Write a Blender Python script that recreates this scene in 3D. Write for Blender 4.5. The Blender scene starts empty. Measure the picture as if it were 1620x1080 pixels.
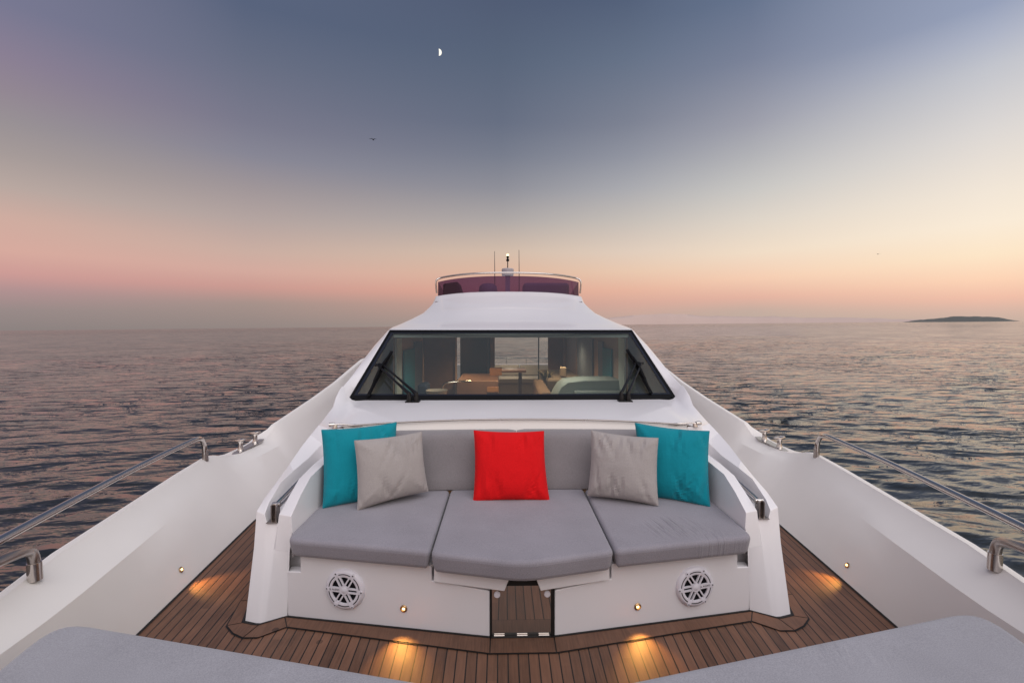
import bpy, bmesh, math, random
import numpy as np
from mathutils import Vector, Matrix
random.seed(7); rng = np.random.default_rng(5)
S = bpy.context.scene
COL = S.collection
PI = math.pi

# ------------------------------------------------------------------ helpers
def link(o, parent=None, label=None, cat=None, group=None, kind=None):
    COL.objects.link(o)
    if parent is not None: o.parent = parent
    if label: o['label'] = label
    if cat: o['category'] = cat
    if group: o['group'] = group
    if kind: o['kind'] = kind
    return o

def empty(name, loc, label, cat, group=None):
    o = bpy.data.objects.new(name, None); o.location = loc; o.empty_display_size = .1
    return link(o, None, label, cat, group)

def smooth_angle(me, ang):
    me.polygons.foreach_set('use_smooth', [True]*len(me.polygons))
    if ang is None: return
    bm = bmesh.new(); bm.from_mesh(me)
    a = math.radians(ang)
    for e in bm.edges:
        if len(e.link_faces) == 2:
            e.smooth = e.calc_face_angle(0) < a
    bm.to_mesh(me); bm.free()

class MB:
    """collects shapes for ONE mesh"""
    def __init__(s): s.v = []; s.f = []
    def add(s, vs, fs):
        n = len(s.v); s.v += [tuple(v) for v in vs]; s.f += [tuple(i+n for i in f) for f in fs]; return s
    def grid(s, rows, closed_u=False, flip=False):
        m = len(rows[0]); vs = [p for r in rows for p in r]; fs = []
        for i in range(len(rows)-1):
            for j in range(m if closed_u else m-1):
                k = (j+1) % m
                q = (i*m+j, i*m+k, (i+1)*m+k, (i+1)*m+j)
                fs.append(q[::-1] if flip else q)
        return s.add(vs, fs)
    def box(s, lo, hi):
        x0, y0, z0 = lo; x1, y1, z1 = hi
        return s.add([(x0,y0,z0),(x1,y0,z0),(x1,y1,z0),(x0,y1,z0),(x0,y0,z1),(x1,y0,z1),(x1,y1,z1),(x0,y1,z1)],
                     [(3,2,1,0),(4,5,6,7),(0,1,5,4),(1,2,6,5),(2,3,7,6),(3,0,4,7)])
    def prism(s, poly, z0, z1):
        n = len(poly)
        vs = [(x,y,z0) for x,y in poly]+[(x,y,z1) for x,y in poly]
        fs = [tuple(range(n-1,-1,-1)), tuple(range(n,2*n))]+[(i,(i+1)%n,(i+1)%n+n,i+n) for i in range(n)]
        return s.add(vs, fs)
    def tube(s, pts, r, seg=14, caps=True, up=None):
        pts = [Vector(p) for p in pts]; n = len(pts)
        rr = r if isinstance(r, (list,tuple)) else [r]*n
        rows = []; prev = None
        for i, p in enumerate(pts):
            t = (pts[min(i+1,n-1)]-pts[max(i-1,0)]).normalized()
            if prev is None:
                a = Vector((0,0,1)) if abs(t.z) < .9 else Vector((1,0,0))
                u = t.cross(a).normalized()
            else:
                u = (prev - t*prev.dot(t)).normalized()
            prev = u; w = t.cross(u)
            rows.append([tuple(p+(u*math.cos(2*PI*k/seg)+w*math.sin(2*PI*k/seg))*rr[i]) for k in range(seg)])
        s.grid(rows, closed_u=True)
        if caps:
            b = len(s.v)-n*seg
            s.f.append(tuple(b+k for k in range(seg-1,-1,-1))); s.f.append(tuple(b+(n-1)*seg+k for k in range(seg)))
        return s
    def lathe(s, prof, origin, axis=(0,0,1), seg=28, xdir=None):
        A = Vector(axis).normalized(); a = Vector((0,0,1)) if abs(A.z) < .9 else Vector((1,0,0))
        U = Vector(xdir) if xdir else A.cross(a).normalized(); W = A.cross(U); O = Vector(origin)
        rows = [[tuple(O+A*h+(U*math.cos(2*PI*k/seg)+W*math.sin(2*PI*k/seg))*max(r,1e-5)) for k in range(seg)] for r,h in prof]
        s.grid(rows, closed_u=True, flip=False); return s
    def xform(s, M):
        s.v = [tuple(M @ Vector(v)) for v in s.v]; return s
    def build(s, name, mat, parent=None, smooth=35, bevel=0, seg=3, weld=False, subsurf=0, recalc=True, **kw):
        me = bpy.data.meshes.new(name); me.from_pydata(s.v, [], s.f); me.validate()
        bm = bmesh.new(); bm.from_mesh(me)
        if weld: bmesh.ops.remove_doubles(bm, verts=bm.verts, dist=1e-4)
        if recalc: bmesh.ops.recalc_face_normals(bm, faces=bm.faces)
        bm.to_mesh(me); bm.free()
        if smooth: smooth_angle(me, smooth)
        me.materials.append(mat)
        o = bpy.data.objects.new(name, me); link(o, parent, **kw)
        if subsurf:
            m = o.modifiers.new('s', 'SUBSURF'); m.levels = m.render_levels = subsurf
        if bevel:
            m = o.modifiers.new('b', 'BEVEL'); m.width = bevel; m.segments = seg; m.limit_method = 'ANGLE'; m.angle_limit = math.radians(25); m.harden_normals = True
            me.polygons.foreach_set('use_smooth', [True]*len(me.polygons))
            if smooth:
                for e in me.edges: e.use_edge_sharp = False
        return o

def bez(pts, n=8, closed=False):
    """Catmull-Rom through pts"""
    P = [Vector(p) for p in pts]; out = []
    for i in range(len(P)-1):
        p0 = P[max(i-1,0)]; p1 = P[i]; p2 = P[i+1]; p3 = P[min(i+2,len(P)-1)]
        for k in range(n):
            t = k/n
            out.append(.5*((2*p1)+(p2-p0)*t+(2*p0-5*p1+4*p2-p3)*t*t+(3*p1-p0-3*p2+p3)*t**3))
    out.append(P[-1]); return out

def fillet(pts, rad, n=8):
    """polyline with rounded corners"""
    P = [Vector(p) for p in pts]; out = [P[0]]
    for i in range(1, len(P)-1):
        a = (P[i-1]-P[i]); b = (P[i+1]-P[i]); r = rad[i-1] if isinstance(rad, list) else rad
        ra = min(r, a.length*.49); rb = min(r, b.length*.49)
        A = P[i]+a.normalized()*ra; B = P[i]+b.normalized()*rb
        for k in range(n+1):
            t = k/n; out.append(A*(1-t)**2+P[i]*2*t*(1-t)+B*t*t)
    out.append(P[-1]); return out

def lerp(a, b, t): return a+(b-a)*t
def interp(tab, y):
    """tab: rows (y, v1, v2..) linear interpolation"""
    if y <= tab[0][0]: return tab[0][1:]
    for a, b in zip(tab, tab[1:]):
        if y <= b[0]:
            t = (y-a[0])/(b[0]-a[0]); return tuple(lerp(p,q,t) for p,q in zip(a[1:],b[1:]))
    return tab[-1][1:]
def mirror(pts): return [(-p[0],)+tuple(p[1:]) for p in pts]

# ------------------------------------------------------------------ materials
def lin(r, g, b):
    f = lambda c: (c/255/12.92 if c <= 10 else ((c/255+.055)/1.055)**2.4)
    return (f(r), f(g), f(b), 1)
class NT:
    def __init__(s, mat): s.t = mat.node_tree; s.n = s.t.nodes; s.l = s.t.links
    def new(s, ty, **kw):
        n = s.n.new(ty)
        for k, v in kw.items():
            if k.startswith('i_'): n.inputs[k[2:].replace('_',' ')].default_value = v
            else: setattr(n, k, v)
        return n
    def math(s, op, a, b=None, c=None):
        n = s.n.new('ShaderNodeMath'); n.operation = op
        for i, x in enumerate((a,b,c)):
            if x is None: continue
            if isinstance(x, (int,float)): n.inputs[i].default_value = x
            else: s.l.new(x, n.inputs[i])
        return n.outputs[0]
    def link(s, a, b): s.l.new(a, b)
def newmat(name):
    m = bpy.data.materials.new(name); m.use_nodes = True
    return m, NT(m), m.node_tree.nodes['Principled BSDF']

def simple(name, col, rough=.5, metal=0, bump=None, var=0, coat=0, spec=.5, vscale=3, emis=None, estr=0, sheen=0, rvar=0):
    m, t, p = newmat(name)
    p.inputs['Base Color'].default_value = (*col, 1); p.inputs['Roughness'].default_value = rough
    p.inputs['Metallic'].default_value = metal; p.inputs['Coat Weight'].default_value = coat
    p.inputs['Specular IOR Level'].default_value = spec; p.inputs['Sheen Weight'].default_value = sheen
    tc = t.new('ShaderNodeTexCoord')
    if var:
        n = t.new('ShaderNodeTexNoise'); n.inputs['Scale'].default_value = vscale; n.inputs['Detail'].default_value = 6
        t.link(tc.outputs['Object'], n.inputs['Vector'])
        mx = t.new('ShaderNodeMix', data_type='RGBA'); t.link(n.outputs['Fac'], mx.inputs['Factor'])
        mx.inputs['A'].default_value = (*[c*(1-var) for c in col],1); mx.inputs['B'].default_value = (*[min(1,c*(1+var)) for c in col],1)
        t.link(mx.outputs['Result'], p.inputs['Base Color'])
        if rvar:
            t.link(t.math('ADD', t.math('MULTIPLY', n.outputs['Fac'], rvar), rough-rvar/2), p.inputs['Roughness'])
    if bump:
        sc, st, dist = bump
        n2 = t.new('ShaderNodeTexNoise'); n2.inputs['Scale'].default_value = sc; n2.inputs['Detail'].default_value = 3
        t.link(tc.outputs['Object'], n2.inputs['Vector'])
        b = t.new('ShaderNodeBump'); b.inputs['Strength'].default_value = st; b.inputs['Distance'].default_value = dist
        t.link(n2.outputs['Fac'], b.inputs['Height']); t.link(b.outputs['Normal'], p.inputs['Normal'])
    if emis:
        p.inputs['Emission Color'].default_value = (*emis,1); p.inputs['Emission Strength'].default_value = estr
    return m

M = {}
M['gel'] = simple('white_gelcoat', (.79,.775,.80), .32, var=.02, coat=.4, bump=(2.5,.12,.02), vscale=2, rvar=.12)
M['gelin'] = simple('white_gelcoat_inner', (.79,.76,.735), .42, var=.03, bump=(3,.15,.02), vscale=3, rvar=.1)
M['steel'] = simple('stainless_steel', (.62,.58,.55), .16, metal=1, bump=(40,.05,.002), var=.06, vscale=9, rvar=.12)
M['steel_dull'] = simple('brushed_steel', (.42,.38,.36), .30, metal=1, var=.15, vscale=20, rvar=.2)
M['black'] = simple('black_rubber', (.004,.004,.005), .6, var=.2, spec=.12)
M['blackgloss'] = simple('black_gloss', (.005,.005,.006), .35, var=.1, spec=.3)
M['frit'] = simple('dark_glass_border', (.013,.015,.023), .25, var=.1, spec=.25)
M['caulk'] = simple('black_caulk', (.005,.004,.004), .6, var=.2)
M['plastic'] = simple('white_plastic', (.72,.70,.76), .35, var=.02)
M['cone'] = simple('speaker_cone', (.006,.005,.008), .7, var=.3, spec=.2)
M['mirror'] = simple('mirror_panel', (.62,.58,.55), .03, metal=1, var=.02)
M['moon'] = simple('moon_surface', (.0,.0,.0), 1, emis=(1.0,.95,.85), estr=1.15, var=.01)
M['bird'] = simple('bird_feathers', (.03,.03,.035), .8, var=.3)
M['island'] = simple('island_scrub_hazed', (.10,.105,.10), 1, var=.2, vscale=.01)  # scrub tone with distance haze mixed into the base colour
M['hills'] = simple('hills_haze_tint', (.55,.43,.385), 1, var=.02, vscale=.0005)  # pale because the air haze is put into the base colour
M['hull'] = simple('hull_paint', (.75,.75,.77), .3, var=.02, coat=.3)
M['lens'] = simple('lamp_lens', (.9,.6,.3), .4, emis=(1,.62,.25), estr=6)
M['lensflat'] = simple('lamp_glow', (.9,.7,.4), .4, emis=(1,.74,.36), estr=3.2)
M['bezel'] = simple('lamp_bezel', (.55,.36,.2), .25, metal=1, var=.1, vscale=20)

def fabric(name, col, weave=900, fold=.25, mottled=.2, fscale=9, wr=None, sheen=.25):
    m, t, p = newmat(name)
    tc = t.new('ShaderNodeTexCoord')
    p.inputs['Roughness'].default_value = .9; p.inputs['Sheen Weight'].default_value = sheen; p.inputs['Specular IOR Level'].default_value = .2
    n = t.new('ShaderNodeTexNoise'); n.inputs['Scale'].default_value = 260; n.inputs['Detail'].default_value = 4
    t.link(tc.outputs['Object'], n.inputs['Vector'])
    n3 = t.new('ShaderNodeTexNoise'); n3.inputs['Scale'].default_value = 4; n3.inputs['Detail'].default_value = 5
    t.link(tc.outputs['Object'], n3.inputs['Vector'])
    f = t.math('ADD', t.math('MULTIPLY', n.outputs['Fac'], .7), t.math('MULTIPLY', n3.outputs['Fac'], .3))
    mr = t.new('ShaderNodeMapRange'); mr.inputs['From Min'].default_value = .33; mr.inputs['From Max'].default_value = .67
    t.link(f, mr.inputs['Value'])
    mx = t.new('ShaderNodeMix', data_type='RGBA'); t.link(mr.outputs[0], mx.inputs['Factor'])
    mx.inputs['A'].default_value = (*[c*(1-mottled) for c in col],1); mx.inputs['B'].default_value = (*[c*(1+mottled) for c in col],1)
    t.link(mx.outputs['Result'], p.inputs['Base Color'])
    n2 = t.new('ShaderNodeTexNoise'); n2.inputs['Scale'].default_value = weave; n2.inputs['Detail'].default_value = 2
    t.link(tc.outputs['Object'], n2.inputs['Vector'])
    n4 = t.new('ShaderNodeTexNoise'); n4.inputs['Scale'].default_value = fscale; n4.inputs['Detail'].default_value = 4; n4.inputs['Distortion'].default_value = .8
    t.link(tc.outputs['Object'], n4.inputs['Vector'])
    b1 = t.new('ShaderNodeBump'); b1.inputs['Strength'].default_value = .35; b1.inputs['Distance'].default_value = .0015
    t.link(n2.outputs['Fac'], b1.inputs['Height'])
    b2 = t.new('ShaderNodeBump'); b2.inputs['Strength'].default_value = fold; b2.inputs['Distance'].default_value = .02
    t.link(n4.outputs['Fac'], b2.inputs['Height']); t.link(b1.outputs['Normal'], b2.inputs['Normal'])
    last = b2
    if wr:
        # a patch of pulled creases, wr = list of (cx, cy, radius, angle, freq, dist)
        for cx, cy, rad, ang, fr, dist in wr:
            mp = t.new('ShaderNodeMapping'); mp.vector_type = 'TEXTURE'
            mp.inputs['Location'].default_value = (cx, cy, 0); mp.inputs['Rotation'].default_value = (0,0,ang)
            t.link(tc.outputs['Object'], mp.inputs['Vector'])
            sx = t.new('ShaderNodeSeparateXYZ'); t.link(mp.outputs[0], sx.inputs[0])
            d = t.math('ADD', t.math('POWER', t.math('DIVIDE', sx.outputs[0], rad[0]), 2), t.math('POWER', t.math('DIVIDE', sx.outputs[1], rad[1]), 2))
            mask = t.math('MAXIMUM', t.math('SUBTRACT', 1, d), 0)
            wn = t.new('ShaderNodeTexNoise'); wn.inputs['Scale'].default_value = 1; wn.inputs['Detail'].default_value = 2
            m2 = t.new('ShaderNodeMapping'); m2.inputs['Scale'].default_value = (fr, fr*.12, 1); t.link(mp.outputs[0], m2.inputs['Vector']); t.link(m2.outputs[0], wn.inputs['Vector'])
            rg = t.math('POWER', t.math('SUBTRACT', 1, t.math('ABSOLUTE', t.math('MULTIPLY', t.math('SUBTRACT', wn.outputs['Fac'], .5), 5))), 2)
            h = t.math('MULTIPLY', mask, rg)
            b3 = t.new('ShaderNodeBump'); b3.inputs['Strength'].default_value = 1; b3.inputs['Distance'].default_value = dist
            t.link(h, b3.inputs['Height']); t.link(last.outputs['Normal'], b3.inputs['Normal']); last = b3
    t.link(last.outputs['Normal'], p.inputs['Normal'])
    return m
GREY = (.248,.237,.272)
M['cush'] = fabric('grey_cushion_canvas', GREY, fold=.12, fscale=5)
M['cushw'] = fabric('grey_cushion_canvas_creased', GREY, fold=.14, fscale=5, wr=[(.86,2.50,(.20,.16),.25,26,.008),(1.05,2.30,(.16,.2),0,30,.0035)])
M['back'] = fabric('grey_back_canvas', (.22,.205,.215), fold=.15, fscale=5)
M['pad'] = fabric('grey_sunpad_canvas', (.30,.30,.335), fold=.12, fscale=3, wr=[(1.05,1.55,(.25,.07),-.35,22,.0022)])
M['teal'] = fabric('teal_pillow_cloth', (.003,.225,.29), mottled=.10, fold=.5, fscale=7, sheen=.12)
M['red'] = fabric('red_pillow_cloth', (.62,.005,.008), mottled=.10, fold=.5, fscale=7, sheen=.03)
M['greyp'] = fabric('grey_pillow_cloth', (.345,.318,.312), mottled=.12, fold=.5, fscale=7)

def teak(name, pattern=True, base=(.140,.068,.041)):
    m, t, p = newmat(name)
    tc = t.new('ShaderNodeTexCoord'); sx = t.new('ShaderNodeSeparateXYZ'); t.link(tc.outputs['Object'], sx.inputs[0])
    X, Y, Z = sx.outputs
    den = t.math('ADD', 1, t.math('MULTIPLY', t.math('SUBTRACT', Y, 2.37), .062))
    u = t.math('DIVIDE', t.math('DIVIDE', X, den), .0505)
    u = t.math('ADD', u, .5)
    idx = t.math('FLOOR', u); fr = t.math('SUBTRACT', u, idx)
    if not pattern:
        idx = t.math('FLOOR', t.math('MULTIPLY', t.math('ADD', X, t.math('MULTIPLY', Y, .3)), .8))
    # plank ends staggered
    wn = t.new('ShaderNodeTexWhiteNoise', noise_dimensions='1D'); t.link(idx, wn.inputs['W'])
    seg = t.math('FLOOR', t.math('DIVIDE', t.math('ADD', Y, t.math('MULTIPLY', wn.outputs['Value'], 3)), 2.1))
    w2 = t.new('ShaderNodeTexWhiteNoise', noise_dimensions='2D'); cb = t.new('ShaderNodeCombineXYZ'); t.link(idx, cb.inputs[0]); t.link(seg, cb.inputs[1]); t.link(cb.outputs[0], w2.inputs['Vector'])
    # grain
    cg = t.new('ShaderNodeCombineXYZ'); t.link(t.math('MULTIPLY', X, 90), cg.inputs[0]); t.link(t.math('MULTIPLY', Y, 5), cg.inputs[1]); t.link(t.math('MULTIPLY', idx, 3.7), cg.inputs[2])
    g = t.new('ShaderNodeTexNoise'); g.inputs['Scale'].default_value = 1; g.inputs['Detail'].default_value = 7; g.inputs['Roughness'].default_value = .65; g.inputs['Distortion'].default_value = .4
    t.link(cg.outputs[0], g.inputs['Vector'])
    bl = t.new('ShaderNodeTexNoise'); bl.inputs['Scale'].default_value = 5; bl.inputs['Detail'].default_value = 5; t.link(tc.outputs['Object'], bl.inputs['Vector'])
    # water stains and knots
    kn = t.new('ShaderNodeTexVoronoi'); kn.inputs['Scale'].default_value = 3.3; t.link(tc.outputs['Object'], kn.inputs['Vector'])
    knot = t.math('MULTIPLY', t.math('LESS_THAN', kn.outputs['Distance'], .055), .35)
    val = t.math('ADD', t.math('ADD', t.math('MULTIPLY', w2.outputs['Value'], .34), t.math('MULTIPLY', g.outputs['Fac'], .75)), t.math('MULTIPLY', bl.outputs['Fac'], .55))
    val = t.math('SUBTRACT', t.math('SUBTRACT', val, .37), knot)
    rp = t.new('ShaderNodeValToRGB'); e = rp.color_ramp.elements
    e[0].position = .0; e[0].color = (base[0]*.32, base[1]*.30, base[2]*.30, 1)
    e[1].position = 1; e[1].color = (base[0]*1.75, base[1]*1.7, base[2]*1.7, 1)
    el = e.new(.45); el.color = (*base, 1)
    t.link(val, rp.inputs[0])
    out = rp.outputs[0]
    if pattern:
        edge = t.math('ABSOLUTE', t.math('SUBTRACT', fr, .5))
        gap = t.math('GREATER_THAN', edge, .438)
        mx = t.new('ShaderNodeMix', data_type='RGBA'); t.link(gap, mx.inputs['Factor']); t.link(out, mx.inputs['A']); mx.inputs['B'].default_value = (.006,.005,.005,1)
        out = mx.outputs['Result']
    t.link(out, p.inputs['Base Color'])
    t.link(t.math('ADD', .50, t.math('MULTIPLY', bl.outputs['Fac'], .2)), p.inputs['Roughness'])
    b = t.new('ShaderNodeBump'); b.inputs['Strength'].default_value = .35; b.inputs['Distance'].default_value = .003
    t.link(g.outputs['Fac'], b.inputs['Height']); t.link(b.outputs['Normal'], p.inputs['Normal'])
    return m
M['teak'] = teak('teak_planks'); M['teakm'] = teak('teak_margin_board', False)

def glass(name, tint, refl=1.0, rough=0, body=None, bodyfac=0):
    m = bpy.data.materials.new(name); m.use_nodes = True; t = NT(m); t.n.clear()
    out = t.new('ShaderNodeOutputMaterial'); tr = t.new('ShaderNodeBsdfTransparent'); tr.inputs[0].default_value = (*tint,1)
    gl = t.new('ShaderNodeBsdfGlossy'); gl.inputs['Roughness'].default_value = rough
    fr = t.new('ShaderNodeFresnel'); fr.inputs[0].default_value = 1.52
    mx = t.new('ShaderNodeMixShader'); t.link(t.math('MINIMUM', t.math('MULTIPLY', fr.outputs[0], refl), 1), mx.inputs[0])
    src = tr.outputs[0]
    if body:
        df = t.new('ShaderNodeBsdfDiffuse'); df.inputs[0].default_value = (*body,1)
        m2 = t.new('ShaderNodeMixShader'); m2.inputs[0].default_value = bodyfac; t.link(src, m2.inputs[1]); t.link(df.outputs[0], m2.inputs[2]); src = m2.outputs[0]
    t.link(src, mx.inputs[1]); t.link(gl.outputs[0], mx.inputs[2]); t.link(mx.outputs[0], out.inputs[0])
    return m
M['wglass'] = glass('windshield_glass', (.79,.88,.83), 1.15, body=(.5,.6,.56), bodyfac=.05)
M['fglass'] = glass('purple_acrylic', (.20,.115,.25), .5, body=(.13,.05,.085), bodyfac=.30)

# ------------------------------------------------------------------ camera, world, sun
HEEL = math.radians(.566)
HR = Matrix.Rotation(HEEL, 4, 'Y')
cam = bpy.data.cameras.new('camera'); co = bpy.data.objects.new('camera', cam); COL.objects.link(co); S.camera = co
cam.lens = 16; cam.sensor_width = 36; cam.clip_start = .05; cam.clip_end = 80000
co.matrix_world = HR @ (Matrix.Translation((-.097,0,1.6)) @ Matrix.Rotation(-math.atan(14/720), 4, 'Z') @ Matrix.Rotation(PI/2-math.atan(25/720), 4, 'X'))

W = bpy.data.worlds.new('World'); S.world = W; W.use_nodes = True
t = NT(W); t.n.clear()
wo = t.new('ShaderNodeOutputWorld'); bg = t.new('ShaderNodeBackground'); t.link(bg.outputs[0], wo.inputs[0])
tc = t.new('ShaderNodeTexCoord'); nrm = t.new('ShaderNodeVectorMath', operation='NORMALIZE'); t.link(tc.outputs['Generated'], nrm.inputs[0])
sx = t.new('ShaderNodeSeparateXYZ'); t.link(nrm.outputs[0], sx.inputs[0])
az = t.math('MULTIPLY', t.math('ARCTAN2', sx.outputs[0], sx.outputs[1]), 180/PI)
el = t.math('MULTIPLY', t.math('ARCSINE', sx.outputs[2]), 180/PI)
ef = t.math('DIVIDE', t.math('MAXIMUM', el, 0), 90)
HI = 1.0
# azimuth columns: list of (elevation deg, sRGB)
BACK = [(0,(235,205,198)),(4,(262,235,224)),(12,(262,244,236)),(30,(232,222,224)),(60,(176,176,194)),(90,(136,142,166))]
HIGH = [(60,(112,120,144)),(90,(136,142,166))]
def col(az_, hyp, hz, rows):
    """sky colours measured up one azimuth: (height above the sea line, sRGB)"""
    out = []
    for h, c in rows: out.append((math.degrees(math.atan((hz-h)/hyp)), c))
    out.sort(); out[0] = (0,out[0][1])
    return (az_, out+[(48,tuple(int(.5*a+.5*b) for a,b in zip(out[-1][1],HIGH[0][1])))]+HIGH)
C30 = [(20,(120,120,145)),(100,(138,127,147)),(150,(146,134,146)),(200,(152,144,148)),(250,(165,154,152)),(300,(184,167,160)),(350,(207,172,160)),(400,(215,170,158)),(435,(205,155,150)),(460,(177,145,145)),(490,(153,138,136)),(523,(140,130,128))]
COLS = [
 (-180, BACK),
 (-95, [(0,(140,126,122)),(3,(160,136,134)),(7,(196,160,152)),(14,(200,176,172)),(26,(180,170,176)),(50,(150,150,166)),(90,(136,142,166))]),
 col(-46.5,1051,522.7,C30),
 col(-28.5,822,519,[(20,(88,99,124)),(100,(102,109,130)),(200,(121,121,139)),(250,(135,134,148)),(300,(159,149,152)),(350,(180,164,160)),(400,(203,174,162)),(430,(212,170,158)),(455,(203,154,145)),(480,(166,145,138)),(519,(147,134,130))]),
 col(0,720,515,[(0,(80,91,115)),(100,(89,101,122)),(200,(103,111,130)),(250,(120,125,140)),(300,(143,143,152)),(350,(174,167,165)),(400,(211,188,170)),(430,(221,183,160)),(460,(222,168,148)),(480,(200,158,145)),(515,(165,150,142))]),
 col(15.6,746,513.5,[(0,(82,95,120)),(100,(102,114,135)),(200,(125,130,146)),(250,(145,148,160)),(300,(170,170,175)),(350,(198,190,183)),(400,(225,205,188)),(430,(233,200,175)),(460,(230,180,158)),(480,(214,170,155)),(513,(186,165,155))]),
 col(28.6,815,511.5,[(0,(100,114,140)),(100,(122,130,152)),(200,(157,158,170)),(250,(178,178,182)),(300,(200,198,195)),(350,(222,212,200)),(400,(240,220,198)),(440,(245,205,178)),(470,(228,179,161)),(490,(198,173,160)),(511,(187,170,158))]),
 col(47,1071,507.5,[(0,(150,160,185)),(50,(173,179,197)),(100,(194,196,204)),(200,(220,215,212)),(300,(242,230,215)),(350,(250,235,215)),(400,(253,230,200)),(440,(253,212,182)),(470,(240,190,168)),(490,(216,182,166)),(507,(200,176,162))]),
 (95, [(0,(225,185,155)),(3,(253,210,175)),(8,(255,240,210)),(16,(252,240,220)),(30,(215,212,210)),(60,(165,168,184)),(90,(136,142,166))]),
 (180, BACK)]
cur = None; paz = None
for a_, rows in COLS:
    rp = t.new('ShaderNodeValToRGB'); rp.color_ramp.interpolation = 'LINEAR'
    t.link(ef, rp.inputs[0]); e = rp.color_ramp.elements
    for i, (ed, c) in enumerate(rows):
        x = e[i] if i < 2 else e.new(ed/90)
        x.position = ed/90; x.color = lin(*c)
    if cur is None: cur = rp.outputs[0]
    else:
        mr = t.new('ShaderNodeMapRange'); mr.inputs['From Min'].default_value = paz; mr.inputs['From Max'].default_value = a_
        t.link(az, mr.inputs['Value'])
        mx = t.new('ShaderNodeMix', data_type='RGBA'); t.link(mr.outputs[0], mx.inputs['Factor']); t.link(cur, mx.inputs['A']); t.link(rp.outputs[0], mx.inputs['B']); cur = mx.outputs['Result']
    paz = a_
SUN_EL, SUN_AZ = math.radians(61), math.radians(155)      # broad soft twilight from over the bow, a little to the right
sky = t.new('ShaderNodeTexSky'); sky.sky_type = 'NISHITA'; sky.sun_disc = False; sky.sun_elevation = SUN_EL; sky.sun_rotation = SUN_AZ
sky.air_density = 1.0; sky.dust_density = 2.0
add = t.new('ShaderNodeVectorMath', operation='MULTIPLY_ADD'); t.link(sky.outputs[0], add.inputs[0]); add.inputs[1].default_value = (.0006,)*3; t.link(cur, add.inputs[2])
t.link(add.outputs[0], bg.inputs[0]); bg.inputs[1].default_value = 1.0

sl = bpy.data.lights.new('sun', 'SUN'); sl.energy = 1.72; sl.angle = math.radians(70); sl.color = (1,.95,.93)
so = bpy.data.objects.new('sun', sl); COL.objects.link(so)
d = Vector((math.sin(SUN_AZ)*math.cos(SUN_EL), math.cos(SUN_AZ)*math.cos(SUN_EL), math.sin(SUN_EL)))
so.rotation_euler = d.to_track_quat('Z', 'Y').to_euler()

NOHEEL = set([co.name, so.name])

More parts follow.
